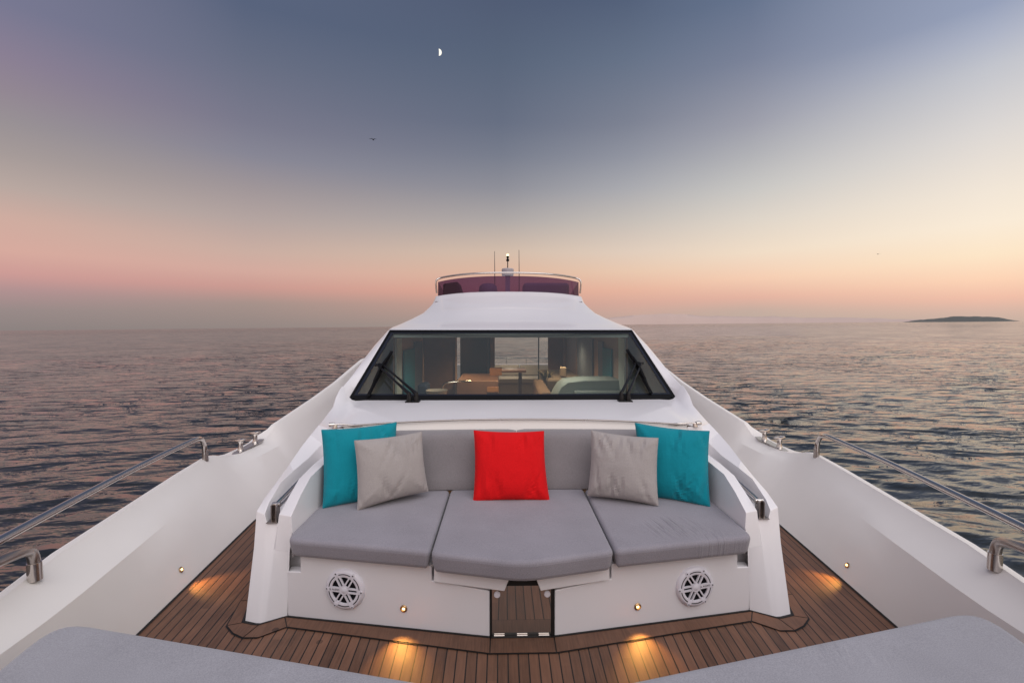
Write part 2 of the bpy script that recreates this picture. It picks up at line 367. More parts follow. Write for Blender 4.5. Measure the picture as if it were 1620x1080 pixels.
# ------------------------------------------------------------------ sea
SEA_Z = -2.35
def sea():
    radii = [2.0]
    while radii[-1] < 60000: radii.append(radii[-1]*(1.0062 if radii[-1] < 160 else 1.02) + .01)
    R_ = np.array(radii)
    # finer in front and at the sides, coarser astern of the view
    A = np.concatenate([np.linspace(-60,60,840), np.linspace(60,300,90)[1:-1]])*PI/180
    rr, aa = np.meshgrid(R_, A, indexing='ij')
    X = rr*np.sin(aa); Y = rr*np.cos(aa)
    Z = np.zeros_like(X); DX = np.zeros_like(X); DY = np.zeros_like(X)
    cell = np.maximum(rr*np.where(rr<160,.0062,.02)+.01, rr*(120*PI/180/840))
    XA = np.sqrt(X*X+16)                       # wavelets run away from both sides of the boat
    SX = X/XA
    lams = [.36*1.062**i for i in range(48)]+list(rng.uniform(.5,3.0,26))
    for i, lam in enumerate(lams):
        k = 2*PI/lam; ph = rng.uniform(0, 2*PI)
        slope = .030 if lam < 1.0 else .022*(1.0/lam)**.4
        amp = slope/k
        w = np.clip((lam/cell-2.5)/2.5, 0, 1)
        if i % 3 != 2:
            ang = math.radians(38)+rng.normal(0,.33); arg = k*(math.sin(ang)*XA+math.cos(ang)*Y)+ph; sx_ = math.sin(ang)*SX
        else:
            ang = math.radians(12)+rng.normal(0,.7); arg = k*(math.sin(ang)*X+math.cos(ang)*Y)+ph; sx_ = math.sin(ang)
        # sets of waves come and go
        env = .62+.55*np.sin(X*rng.uniform(.03,.16)+Y*rng.uniform(-.10,.10)+rng.uniform(0,6))*np.sin(Y*rng.uniform(.05,.22)+rng.uniform(0,6))
        Z += w*amp*env*np.sin(arg); c = w*amp*env*.85*np.cos(arg); DX += c*sx_; DY += c*math.cos(ang)
    # gusty patches: calmer and rougher areas
    G = .72+.45*np.sin(X*.06+1.3*np.sin(Y*.045))*np.sin(Y*.08+1.1*np.sin(X*.035+1))
    Z *= G
    co_ = np.stack([X+DX, Y+DY, Z+SEA_Z], -1).reshape(-1,3).astype(np.float32)
    n, m = X.shape
    idx = np.arange(n*m).reshape(n,m)
    a = idx[:-1,:]; b = np.roll(idx,-1,1)[:-1,:]; c = np.roll(idx,-1,1)[1:,:]; d_ = idx[1:,:]
    q = np.stack([a,d_,c,b],-1).reshape(-1,4).astype(np.int32)
    me = bpy.data.meshes.new('sea'); me.vertices.add(len(co_)); me.vertices.foreach_set('co', co_.ravel())
    me.loops.add(q.size); me.loops.foreach_set('vertex_index', q.ravel())
    me.polygons.add(len(q)); me.polygons.foreach_set('loop_start', np.arange(0,q.size,4,dtype=np.int32)); me.polygons.foreach_set('loop_total', np.full(len(q),4,dtype=np.int32))
    me.polygons.foreach_set('use_smooth', np.ones(len(q),dtype=bool)); me.update(); me.validate()
    m_, t, p = newmat('sea_water')
    p.inputs['Base Color'].default_value = (.005,.009,.011,1); p.inputs['IOR'].default_value = 1.6
    p.inputs['Specular Tint'].default_value = (1.0,.90,.80,1)
    tc = t.new('ShaderNodeTexCoord')
    s_ = t.new('ShaderNodeSeparateXYZ'); t.link(tc.outputs['Object'], s_.inputs[0]); cbn = t.new('ShaderNodeCombineXYZ')
    t.link(t.math('ABSOLUTE', s_.outputs[0]), cbn.inputs[0]); t.link(s_.outputs[1], cbn.inputs[1]); fold = cbn.outputs[0]
    cd = t.new('ShaderNodeVectorMath', operation='LENGTH'); t.link(tc.outputs['Object'], cd.inputs[0]); dist = cd.outputs['Value']
    EPS = .03
    def height(off):
        va = t.new('ShaderNodeVectorMath', operation='ADD'); t.link(fold, va.inputs[0]); va.inputs[1].default_value = off
        tot = None
        for rot, sc, st, amp, dis in ((.60,1.05,(.36,1,1),.40,.3),(-.18,2.6,(.42,1,1),.12,.2)):
            mp = t.new('ShaderNodeMapping'); mp.inputs['Rotation'].default_value = (0,0,rot); mp.inputs['Scale'].default_value = st; t.link(va.outputs[0], mp.inputs[0])
            n_ = t.new('ShaderNodeTexNoise'); n_.inputs['Scale'].default_value = sc; n_.inputs['Detail'].default_value = 4; n_.inputs['Roughness'].default_value = .40; n_.inputs['Distortion'].default_value = dis
            t.link(mp.outputs[0], n_.inputs['Vector'])
            h = t.math('MULTIPLY', n_.outputs['Fac'], amp)
            tot = h if tot is None else t.math('ADD', tot, h)
        return tot
    h0, hx, hy = height((0,0,0)), height((EPS,0,0)), height((0,EPS,0))
    # cat's paws: rougher and smoother patches of water
    pn = t.new('ShaderNodeTexNoise'); pn.inputs['Scale'].default_value = .11; pn.inputs['Detail'].default_value = 3; pn.inputs['Roughness'].default_value = .6; t.link(tc.outputs['Object'], pn.inputs['Vector'])
    gain = t.new('ShaderNodeMapRange'); gain.inputs['From Min'].default_value = .36; gain.inputs['From Max'].default_value = .64; gain.inputs['To Min'].default_value = .6; gain.inputs['To Max'].default_value = 1.6; t.link(pn.outputs['Fac'], gain.inputs['Value'])
    gx = t.math('MULTIPLY', t.math('MULTIPLY', t.math('DIVIDE', t.math('SUBTRACT', h0, hx), EPS), gain.outputs[0]), t.math('SIGN', s_.outputs[0]))
    gy = t.math('MULTIPLY', t.math('DIVIDE', t.math('SUBTRACT', h0, hy), EPS), gain.outputs[0])
    gv = t.new('ShaderNodeCombineXYZ'); t.link(gx, gv.inputs[0]); t.link(gy, gv.inputs[1])
    geo = t.new('ShaderNodeNewGeometry')
    nv = t.new('ShaderNodeVectorMath', operation='ADD'); t.link(geo.outputs['Normal'], nv.inputs[0]); t.link(gv.outputs[0], nv.inputs[1])
    nn = t.new('ShaderNodeVectorMath', operation='NORMALIZE'); t.link(nv.outputs[0], nn.inputs[0])
    t.link(nn.outputs[0], p.inputs['Normal'])
    mr = t.new('ShaderNodeMapRange'); mr.inputs['From Min'].default_value = 20; mr.inputs['From Max'].default_value = 900; mr.inputs['To Min'].default_value = .02; mr.inputs['To Max'].default_value = .08
    t.link(dist, mr.inputs['Value']); t.link(mr.outputs[0], p.inputs['Roughness'])
    me.materials.append(m_)
    o = bpy.data.objects.new('sea', me); link(o, kind='structure'); NOHEEL.add(o.name); return o
sea()

def ridge(name, mat, az0, az1, dist, heights, zbase=-3, n=160, depth=.06, **kw):
    """land rising out of the sea: a solid ridge with a front and a back slope"""
    rows = [[],[],[],[]]
    for i in range(n+1):
        f = i/n; a = math.radians(lerp(az0, az1, f)); h = heights(f)
        for r, (dd, hh) in enumerate(((0,zbase),(.25*depth,h*.62),(.5*depth,h),(depth,zbase))):
            D = dist*(1+dd); rows[r].append((D*math.sin(a), D*math.cos(a), (SEA_Z+hh) if hh > 0 else zbase))
    mb = MB(); mb.grid(rows); o = mb.build(name, mat, None, smooth=60, **kw); NOHEEL.add(o.name); return o
def azpx(px): return math.degrees(math.atan((px-810)/720))+math.degrees(math.atan(14/720))
rn = [rng.uniform(-1,1) for _ in range(400)]
def noise1(x, o=0):
    i = int(math.floor(x)); f = x-i; f = f*f*(3-2*f); return lerp(rn[(i+o)%400], rn[(i+1+o)%400], f)
def hill_h(f):
    env = math.sin(PI*min(1,max(0,f)))**.5
    return (270+120*math.sin(f*5.2+.6)+40*noise1(f*14)+14*noise1(f*40,50))*env*1.05+1
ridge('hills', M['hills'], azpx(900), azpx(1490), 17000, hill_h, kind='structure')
def isl_h(f):
    base = interp([(0,0),(.04,4),(.12,11),(.17,15),(.2,14),(.33,22),(.46,30),(.5,33),(.6,31),(.75,27),(.84,22),(.9,12),(.96,5),(1,0)], f)[0]
    return max(.5, base*1.12*(1+.04*noise1(f*22,9))+ (1.0*noise1(f*34,20) if .05 < f < .95 else 0))
ridge('island', M['island'], azpx(1427), azpx(1613), 4000, isl_h, kind=None, n=260, depth=.10,
      label='low dark hazy island on the horizon at the right', cat='island')

# moon: the lit half of a sphere
mb = MB(); MD = 9000.; paz_, pel = azpx(694), None
dirv = (co.matrix_world.to_3x3() @ Vector(((694-810)/720,-(83-540)/720,-1))).normalized()
mc = co.matrix_world.translation+dirv*MD; r_ = 9000*4.0/720
rt = dirv.cross(Vector((0,0,1))).normalized(); upv = rt.cross(dirv)
rows = []
for i in range(17):
    th = PI*i/16; ring = []
    for k in range(13):
        ph = PI/2*k/12 + .10
        ring.append(tuple((rt*math.sin(ph)-dirv*math.cos(ph))*r_*math.sin(th)+upv*r_*math.cos(th)))
    rows.append(ring)
mb.grid(rows)
mo = mb.build('moon', M['moon'], None, smooth=None, label='small bright half moon high in the dusk sky', cat='moon')
mo.location = mc; NOHEEL.add(mo.name)

def bird(px, py, dist, span, yaw, label):
    dv = (co.matrix_world.to_3x3() @ Vector(((px-810)/720,-(py-540)/720,-1)))
    c = co.matrix_world.translation+dv.normalized()*dist
    mb = MB(); s = span
    mb.tube([(-.30*s,0,0),(-.2*s,0,.01*s),(0,0,.0),(.18*s,0,.02*s),(.26*s,0,.03*s),(.31*s,0,.02*s)], [.012*s,.03*s,.055*s,.045*s,.03*s,.006*s], seg=10)
    for sg in (-1,1):
        mb.grid([[(.12*s,0,.03*s),(-.08*s,0,.02*s)],[(.14*s,sg*.2*s,.12*s),(-.06*s,sg*.2*s,.10*s)],[(.04*s,sg*.5*s,.07*s),(-.04*s,sg*.5*s,.06*s)]])
    mb.add([(-.28*s,-.02*s,0),(-.28*s,.02*s,0),(-.42*s,.06*s,0),(-.42*s,-.06*s,0)],[(0,1,2,3)])
    o = mb.build('seagull', M['bird'], None, smooth=50, label=label, cat='bird', group='gulls flying in the sky')
    o.location = c; o.rotation_euler = (.1,0,yaw); NOHEEL.add(o.name)
bird(590, 221, 70, 1.1, 1.45, 'dark gull flying below the half moon')
bird(1389, 402, 120, 1.0, 1.2, 'tiny distant gull flying low above the island side of the sea')

# ------------------------------------------------------------------ the yacht
yacht = empty('yacht', (0,2.4,0), 'white motor yacht seen from its foredeck with teak decks and raked windshield', 'yacht')
YP = []      # parts (kept in boat coordinates)
def part(mb, name, mat, parent=yacht, **kw):
    o = mb.build(name, mat, None, **kw)
    if parent is not None:
        o.parent = parent; o.matrix_parent_inverse = Matrix.Identity(4)
        off = Vector((0,2.4,0))                      # every yacht part has its origin on the yacht's
        if parent is yacht:
            o.data.transform(Matrix.Translation(-off)) if False else None
            o.location = -off
        else: o.location = (0,0,0)
    return o

# bulwark section tables ------------------------------------------------
BASE = [(-1.5,1.45),(0,1.72),(1.2,1.88),(2.37,2.0),(3.7,2.14),(5.2,2.22),(8,2.30),(14,2.25)]
CRE  = [(-1.5,1.50,.38),(0,1.75,.38),(1.0,1.90,.375),(1.98,2.018,.365),(2.57,2.150,.36),(3.3,2.32,.35),(4.0,2.465,.335),(5.1,2.47,.33),(6.2,2.49,.36),(8.2,2.50,.55),(14,2.42,.75)]
TOP  = [(-1.5,1.62,.50),(0,1.86,.49),(1.0,2.0,.48),(1.9,2.155,.47),(2.25,2.27,.47),(2.9,2.40,.475),(3.4,2.49,.485),(3.78,2.545,.492),(3.90,2.56,.482),(4.02,2.57,.442),(4.16,2.58,.400),(4.33,2.585,.374),(4.55,2.59,.369),(4.74,2.592,.376),(4.86,2.596,.405),(4.95,2.60,.450),(5.04,2.60,.500),(5.2,2.602,.517),(6.1,2.61,.62),(6.9,2.61,.735),(7.67,2.605,.885),(8.2,2.60,.985),(9,2.58,1.03),(11,2.5,1.03),(14,2.4,.95)]
def bulwark(sg):
    ys = sorted(set([y/10 for y in range(-15,141,4)]+[t_[0] for t_ in TOP]+[3.84,3.96,4.1,4.98]))
    rows = []
    for y in ys:
        b = interp(BASE,y)[0]; cx, cz = interp(CRE,y); tx, tz = interp(TOP,y)
        capw = .055 if not 3.95 < y < 5.0 else .055+.10*min(1,(y-3.95)/.2,(5.0-y)/.15)
        rows.append([(sg*b,y,.0),(sg*lerp(b,cx,.5),y,cz*.5),(sg*cx,y,cz),(sg*lerp(cx,tx,.5),y,lerp(cz,tz,.52)),(sg*tx,y,tz),
                     (sg*(tx+.012),y,tz+.012),(sg*(tx+capw),y,tz+.008),(sg*(tx+capw+.012),y,tz-.01),
                     (sg*(tx+capw+.03),y,tz-.25),(sg*(tx-.04),y,-.5),(sg*(tx-.35),y,-1.6),(sg*(tx-.8),y,-2.7)])
    mb = MB(); mb.grid(rows)
    return part(mb, 'bulwark', M['gelin'], smooth=24)
bulwark(-1); bulwark(1)
# hull transom close and bow floor so the shell is closed
mb = MB(); mb.box((-2.3,14.0,-2.6),(2.3,14.1,.2)); part(mb,'transom',M['hull'])

# deck ------------------------------------------------------------------
mb = MB()
ys = [-1.5,-1,-.5,0,.6,1.2,1.8,2.37,2.5]
mb.grid([[( -interp(BASE,y)[0]-.01,y,0),(-1.0,y,0),(0,y,0),(1.0,y,0),(interp(BASE,y)[0]+.01,y,0)] for y in ys])
ys = [2.5,3,3.7,4.4,5.2,6.5,8,10,12,14]
for sg in (-1,1):
    mb.grid([[(sg*1.40,y,0),(sg*1.8,y,0),(sg*(interp(BASE,y)[0]+.01),y,0)] for y in ys])
part(mb,'deck',M['teak'],smooth=None,weld=False)
# black caulk where the bulwark meets the deck
for sg in (-1,1):
    mb = MB(); mb.grid([[(sg*(interp(BASE,y)[0]-.014),y,.004),(sg*(interp(BASE,y)[0]+.003),y,.004)] for y in [-1.5,0,.6,1.2,1.8,2.37,3,3.7,4.4,5.2,6.5,8,12]])
    part(mb,'caulk_seam',M['caulk'],smooth=None)
# margin boards round the lounge
inner = [(0,2.285),(-.163,2.285),(-1.288,2.475),(-1.372,2.425),(-1.398,2.41),(-1.425,2.412),(-1.495,2.432),(-1.56,2.62),(-1.62,3.2),(-1.66,4.2)]
outer = [(0,2.168),(-.163,2.168),(-1.246,2.385),(-1.352,2.305),(-1.43,2.305),(-1.50,2.34),(-1.568,2.40),(-1.62,2.62),(-1.69,3.2),(-1.73,4.2)]
def sh(pts, d):  # widen a polyline outward (forward / outboard) by d
    return [(x-(d if x<-1.3 else d*.15 if x<-.2 else 0), y-(d if y<2.5 else 0)) for x,y in pts]
mb = MB(); oo = sh(outer,.006)
for sg in (-1,1):
    mb.grid([[(sg*a[0],a[1],.0035) for a in inner],[(sg*a[0],a[1],.0035) for a in oo]])
part(mb,'margin_caulk',M['caulk'],smooth=None)
mb = MB()
def cut(a,b,g):  # shrink a segment a-b by g at both ends
    L = math.dist(a,b); t_ = g/L; return (lerp(a[0],b[0],t_),lerp(a[1],b[1],t_)),(lerp(b[0],a[0],t_),lerp(b[1],a[1],t_))
segs = [(1,2),(2,4),(4,6),(6,7),(7,8),(8,9)]
for sg in (-1,1):
    for i,j in segs:
        ids = list(range(i,j+1))
        I = [inner[k] for k in ids]; O = [outer[k] for k in ids]
        I[0] = cut(inner[ids[0]],inner[ids[1]],.003)[0]; O[0] = cut(outer[ids[0]],outer[ids[1]],.003)[0]
        I[-1] = cut(inner[ids[-2]],inner[ids[-1]],.003)[1]; O[-1] = cut(outer[ids[-2]],outer[ids[-1]],.003)[1]
        I = [(x*1.004,y-.012) if y<2.5 else (x-.012,y) for x,y in I]
        mb.grid([[(sg*a[0],a[1],.006) for a in I],[(sg*a[0],a[1],.006) for a in O]])
mb.grid([[(-.160,2.272,.006),(.160,2.272,.006)],[(-.160,2.168,.006),(.160,2.168,.006)]])
part(mb,'margin_board',M['teakm'],smooth=None)

# lounge base (front panels) ---------------------------------------------
def on_front(x, dy=0):  # y of the front panel at |x|
    x = abs(x); return lerp(2.285,2.475,max(0,(x-.163))/(1.288-.163))+dy
for sg in (-1,1):
    mb = MB()
    def fp(x,z,dy=0): return (sg*x,on_front(x,dy)+.04*(z/.3)*0,z)
    # outline of the side panel with the notches seen under the cushions
    pts = [(.166,.004),(1.284,.004),(1.284,.255),(1.205,.258),(1.205,.35),(.470,.35),(.470,.272),(.166,.243)]
    n = len(pts); f = [fp(x,z) for x,z in pts]; b = [(p[0],p[1]+.06,p[2]) for p in f]
    mb.add(f+b,[tuple(range(n)),tuple(range(2*n-1,n-1,-1))]+[(i,i+n,(i+1)%n+n,(i+1)%n) for i in range(n)])
    part(mb,'front_panel',M['gel'],bevel=.006,seg=3)
# recessed wall behind notches and gaps
mb = MB()
for sg in (-1,1):
    mb.grid([[(sg*x,on_front(x,.09),z) for x in (.20,.6,1.0,1.40)] for z in (.0,.40)])
part(mb,'inner_wall',M['gel'],smooth=None)
# centre drawer front band under the middle cushion
mb = MB()
ptsL = [(.455,.3625),(.0,.3625),(.0,.327),(.035,.327),(.058,.325),(.070,.320),(.092,.262),(.455,.281)]
for sg in (-1,1):
    def cy(x): return lerp(2.262,2.275,x/.455) if x<.15 else lerp(2.262,2.30,(x-.0)/.455)
    f = [(sg*x,lerp(2.235,2.31,x/.455),z) for x,z in ptsL]; n = len(f); b = [(p[0],p[1]+.05,p[2]) for p in f]
    mb.add(f+b,[tuple(range(n)),tuple(range(2*n-1,n-1,-1))]+[(i,i+n,(i+1)%n+n,(i+1)%n) for i in range(n) if i != 1])
part(mb,'drawer_front',M['gel'],bevel=.004,seg=2)
# dark slot, mirror polished door, bumpers, hinge strip
mb = MB(); mb.box((-.160,2.295,.266),(.160,2.31,.37)); mb.box((-.20,2.33,.0),(.20,2.36,.37)); part(mb,'locker_back',M['caulk'])
mb = MB(); mb.box((-.155,2.292,.010),(.148,2.304,.266)); mirr = part(mb,'locker_door',M['mirror'],smooth=None)
mirr['label'] = 'mirror polished locker door reflecting the teak'
for x in (-.129,.129):
    mb = MB(); mb.lathe([(0,.003),(.015,.003),(.0165,.005),(.0165,.010)],(x,2.284,.222),(0,1,0)); part(mb,'door_bumper',M['plastic'],parent=mirr,smooth=50)
for x in (-.118,.0,.112):
    mb = MB(); mb.box((x-.028,2.282,.007),(x+.028,2.290,.012)); part(mb,'hinge',M['steel'],parent=mirr,bevel=.002)
for a,b_ in (((-.1655,2.27),(-.1555,2.30)),((.1485,2.27),(.1655,2.30))):
    mb = MB(); mb.box((a[0],a[1]+.012,.004),(b_[0],b_[1]+.02,.34)); part(mb,'door_gap',M['caulk'],smooth=None)
# caulk line under the white mouldings
mb = MB()
base_line = [(-.163,2.285),(-1.288,2.475),(-1.372,2.425),(-1.398,2.41),(-1.425,2.412),(-1.495,2.432),(-1.56,2.62),(-1.62,3.2),(-1.66,4.2)]
for sg in (-1,1):
    a = [(sg*x,y+.02,.008) for x,y in base_line]; b = [(sg*(x-(.010 if x<-1.46 else 0)),y-(.012 if y<2.5 else 0),.008) for x,y in base_line]
    mb.grid([a,b])
mb.grid([[(-.165,2.30,.008),(.165,2.30,.008)],[(-.165,2.272,.008),(.165,2.272,.008)]])
part(mb,'caulk_seam',M['caulk'],smooth=None)

# arms + coaming (loft) ----------------------------------------------------
ST = [ # P0 seat-inner, P1 arm top inner, P2 arm top outer, P3 channel in, P4 channel out, P5 coaming in, P6 coaming out, P7 outboard foot
 [(1.285,2.475,.0),(1.287,2.473,.0),(1.372,2.425,.0),(1.385,2.417,.0),(1.400,2.410,.0),(1.425,2.412,.0),(1.492,2.432,.0),(1.56,2.62,.0)],
 [(1.265,2.47,.36),(1.272,2.475,.36),(1.358,2.50,.36),(1.372,2.515,.36),(1.412,2.515,.36),(1.437,2.52,.36),(1.498,2.545,.36),(1.56,2.66,.3)],
 [(1.25,2.47,.475),(1.268,2.497,.550),(1.350,2.533,.547),(1.362,2.545,.492),(1.425,2.545,.492),(1.450,2.568,.532),(1.502,2.585,.545),(1.56,2.74,.35)],
 [(1.25,2.60,.475),(1.270,2.625,.622),(1.350,2.64,.598),(1.362,2.64,.50),(1.425,2.65,.50),(1.452,2.62,.578),(1.506,2.70,.592),(1.57,2.85,.4)],
 [(1.25,2.75,.475),(1.270,2.765,.683),(1.350,2.785,.662),(1.362,2.785,.54),(1.425,2.78,.54),(1.450,2.765,.651),(1.512,2.87,.635),(1.58,3.0,.5)],
 [(1.25,2.92,.475),(1.265,2.955,.699),(1.350,2.98,.684),(1.360,2.98,.545),(1.420,2.96,.545),(1.450,2.93,.667),(1.518,3.03,.683),(1.59,3.15,.5)],
 [(1.25,3.15,.475),(1.265,3.17,.706),(1.345,3.17,.697),(1.355,3.17,.56),(1.412,3.17,.56),(1.445,3.15,.684),(1.523,3.20,.742),(1.60,3.3,.5)],
 [(1.25,3.25,.475),(1.262,3.28,.712),(1.335,3.29,.706),(1.345,3.29,.60),(1.40,3.31,.60),(1.425,3.33,.735),(1.528,3.38,.790),(1.61,3.5,.5)],
 [(1.25,3.285,.475),(1.255,3.292,.860),(1.30,3.30,.858),(1.33,3.31,.856),(1.37,3.34,.852),(1.41,3.40,.838),(1.532,3.54,.828),(1.62,3.7,.5)],
]
def arm(sg):
    mb = MB(); mb.grid([[(sg*p[0],p[1],p[2]) for p in row] for row in ST[:1]+ST[1:]])
    mb.grid([[(sg*(r[0][0]+.004),r[0][1],.33) for r in ST[2:]],[(sg*r[0][0],r[0][1],r[0][2]) for r in ST[2:]]])
    # close the outboard face down to the deck
    mb.grid([[(sg*r[7][0],r[7][1],r[7][2]) for r in ST],[(sg*(r[7][0]+.0),r[7][1],0) for r in ST]])
    return part(mb,'lounge_arm',M['gel'],weld=True,bevel=.013,seg=3)
arm(-1); arm(1)

# foredeck moulding between lounge and windshield + pillars --------------------
def trimY(x): return 3.40-.075*(x/1.3)**2-.03*(abs(x)/1.3)**6
def trimZ(x): return .900-.030*(x/1.3)**2
XS = [0,.2,.4,.6,.8,1.0,1.12,1.20,1.255]
WB = (1.530,4.25,.912); WT = (1.405,5.30,1.537)      # windshield corners (half)
WBz = lambda x: .912
rows = []
def frow(v):
    """v: 0 trim arc, 1 windshield foot"""
    r = []
    for x in XS:
        xx = x*lerp(1,1.10,v)
        y = lerp(trimY(x),4.235,v); z = lerp(trimZ(x),.908+.004*(1-(xx/1.5)**2),v)+.012*math.sin(PI*v)
        r.append((xx,y,z))
    yE = lerp(3.292,4.235,v)
    # shoulder: drops to the gutter then rises to the outer ridge
    rx, rz = interp([(3.3,1.525,.79),(3.54,1.532,.828),(3.95,1.553,.918),(4.1,1.585,.985),(4.35,1.60,1.06)], lerp(3.54,4.30,v))
    e = r[-1]
    r.append((lerp(1.30,1.43,v),lerp(3.30,4.24,v),lerp(.858,.905,v)))
    r.append((lerp(1.33,1.47,v),lerp(3.31,4.245,v),lerp(.856,.904,v)))
    r.append((lerp(1.37,1.50,v),lerp(3.34,4.25,v),lerp(.852,.912,v)))
    r.append((lerp(1.41,1.535,v),lerp(3.40,4.255,v),lerp(.838,.935,v)))
    r.append((rx,lerp(3.54,4.25,v),rz))
    r.append((lerp(1.62,1.70,v),lerp(3.70,4.5,v),.5))
    r.append((lerp(1.62,1.72,v),lerp(3.70,4.5,v),.0))
    return r
vs = [0,.04,.12,.3,.5,.7,.85,1]
mb = MB()
for sg in (-1,1):
    mb.grid([[(sg*p[0],p[1],p[2]) for p in frow(v)] for v in vs])
# side pillars up to the roof, and the cabin side below
PIL = [ # t along windshield side: window edge pt, ridge outer pt, side mid, side foot
 (0, (1.530,4.25,.912)), (.25,None),(.5,None),(.75,None),(1,(1.405,5.30,1.537))]
ridgeT = [(4.25,1.5929,1.0317),(4.6,1.600,1.125),(4.92,1.600,1.24),(5.25,1.555,1.40),(5.60,1.495,1.545)]
for sg in (-1,1):
    rws = []
    for i in range(9):
        t_ = i/8; w = tuple(lerp(WB[k],WT[k],t_) for k in range(3))
        y = lerp(4.25,5.52,t_); rx, rz = interp(ridgeT, y)
        a = (w[0]+.012,w[1],w[2]+.012) if 0 < i else (1.535,4.255,.935)
        rws.append([(sg*w[0],w[1],w[2]-.01 if i else .912),(sg*a[0],a[1],a[2]),(sg*lerp(a[0],rx,.6),lerp(a[1],y,.6),lerp(a[2],rz,.5)+.006),(sg*rx,y,rz),(sg*(1.66),y+.1,min(.85,rz-.1)),(sg*1.72,y+.25,.5),(sg*1.72,y+.25,0)])
    mb.grid(rws)
# roof from windshield head to the flybridge coaming
RF = [ # y, halfwidth at shoulder, z edge, z centre, bulge
 (5.30,1.412,1.540,1.548),(5.38,1.44,1.556,1.568),(5.65,1.49,1.580,1.605),(6.0,1.462,1.630,1.68),(6.3,1.385,1.705,1.775),(6.65,1.315,1.79,1.88),(6.95,1.275,1.895,1.975),(7.2,1.242,2.0,2.055),(7.38,1.245,2.07,2.115),(7.45,1.262,2.10,2.150),(7.5,1.265,2.108,2.158)]
for sg in (-1,1):
    rws = []
    for y,w,ze,zc in RF:
        r = []
        for f in (0,.25,.5,.7,.85,.94,1.0):
            yy = y + (.0 if y < 5.5 else .45*f**3*min(1,(y-5.3)/2.0)) - (.03*(1-f*f) if y<5.5 else 0)
            r.append((sg*w*f,yy,lerp(zc,ze,f**2.6)))
        yy = r[-1][1]
        s_ = min(1,max(0,(y-5.3)/1.5))
        r.append((sg*(lerp(w+.03,w+.10,s_)),yy+.12,lerp(ze-.06,ze-.18,s_)))
        r.append((sg*1.62,yy+.3,lerp(1.35,1.30,s_)))
        r.append((sg*1.72,yy+.3,.5)); r.append((sg*1.72,yy+.3,0))
        rws.append(r)
    mb.grid(rws)
    # flybridge coaming side running aft
    cs = []
    for y in (7.95,9,11,13.6):
        cs.append([(sg*1.265,y,2.108),(sg*1.365,y+.12,1.928),(sg*1.62,y+.3,1.45),(sg*1.72,y+.3,.5 if y<10.5 else 1.3)])
    mb.grid(cs)
cab = part(mb,'cabin',M['gel'],weld=True,smooth=30)
m_ = cab.modifiers.new('b','BEVEL'); m_.width = .010; m_.segments = 2; m_.limit_method = 'ANGLE'; m_.angle_limit = math.radians(28)
cab.data.polygons.foreach_set('use_smooth',[True]*len(cab.data.polygons))
for e in cab.data.edges: e.use_edge_sharp = False
# flybridge floor closing the roof top
mb = MB(); mb.grid([[(x,y,2.02-.02*abs(x)) for x in (-1.22,-.6,0,.6,1.22)] for y in (7.5,9,11,13.6)]); part(mb,'flybridge_floor',M['gel'],smooth=None)
# dark side window band of the cabin
for sg in (-1,1):
    mb = MB(); mb.grid([[(sg*1.726,y,.53),(sg*1.690,y,.90)] for y in (6.0,7,8,9.5,11)]); part(mb,'side_window',M['frit'],smooth=None)

# back wall of the lounge, arc
mb = MB()
xs = [-1.255+.0,-1.2,-1.12,-1.0,-.8,-.6,-.4,-.2,0,.2,.4,.6,.8,1.0,1.12,1.2,1.255]
mb.grid([[(x,trimY(x)+.0,trimZ(x)-.004) for x in xs],[(x,trimY(x)-.008,trimZ(x)-.02) for x in xs],[(x,trimY(x)-.04,.80) for x in xs],[(x,trimY(x)-.10,.40) for x in xs]])
part(mb,'lounge_back_wall',M['gelin'],smooth=40)
# steel bow lying along the back + struts in the channels + brackets : folded sunshade frame
mb = MB()
xs = [i/24*1.26 for i in range(-24,25)]
mb.tube([(x,trimY(x)-.020,trimZ(x)+.002) for x in xs],.006,seg=10)
bow = part(mb,'sunshade_bow',M['steel_dull'],smooth=60)
bow['label'] = 'thin steel bow of the folded sunshade along the seat back'
for sg in (-1,1):
    mb = MB()
    mb.tube([(sg*1.395,2.585,.582),(sg*1.39,2.90,.622),(sg*1.375,3.25,.660)],.010,seg=10)
    mb.tube([(sg*1.378,2.60,.568),(sg*1.372,2.90,.600),(sg*1.362,3.25,.635)],.007,seg=10)
    mb.lathe([(0,-.022),(.014,-.022),(.014,.022),(0,.022)],(sg*1.388,2.585,.583),(1,0,0),seg=14)
    part(mb,'sunshade_strut',M['steel'],smooth=50)
    mb = MB()
    mb.box((min(sg*1.365,sg*1.425),2.535,.4935),(max(sg*1.365,sg*1.425),2.60,.499))
    for x in (1.372,1.398): mb.box((min(sg*x,sg*(x+.007)),2.548,.499),(max(sg*x,sg*(x+.007)),2.592,.592))
    mb.box((min(sg*1.372,sg*1.405),2.586,.50),(max(sg*1.372,sg*1.405),2.593,.585))
    part(mb,'strut_bracket',M['steel_dull'],bevel=.0015,seg=2)
    mb = MB()
    mb.tube([(sg*1.335,3.30,.880),(sg*1.29,3.31,.884),(sg*1.22,3.315,.879),(sg*1.12,3.312,.874)],[.010,.007,.007,.006],seg=10)
    mb.lathe([(0,-.02),(.015,-.02),(.017,0),(.015,.02),(0,.02)],(sg*1.338,3.30,.882),(1,.2,0),seg=14)
    mb.lathe([(0,0),(.018,0),(.014,.02),(0,.022)],(sg*1.315,3.30,.860),(0,0,1),seg=14)
    part(mb,'bow_hinge',M['steel'],smooth=50)

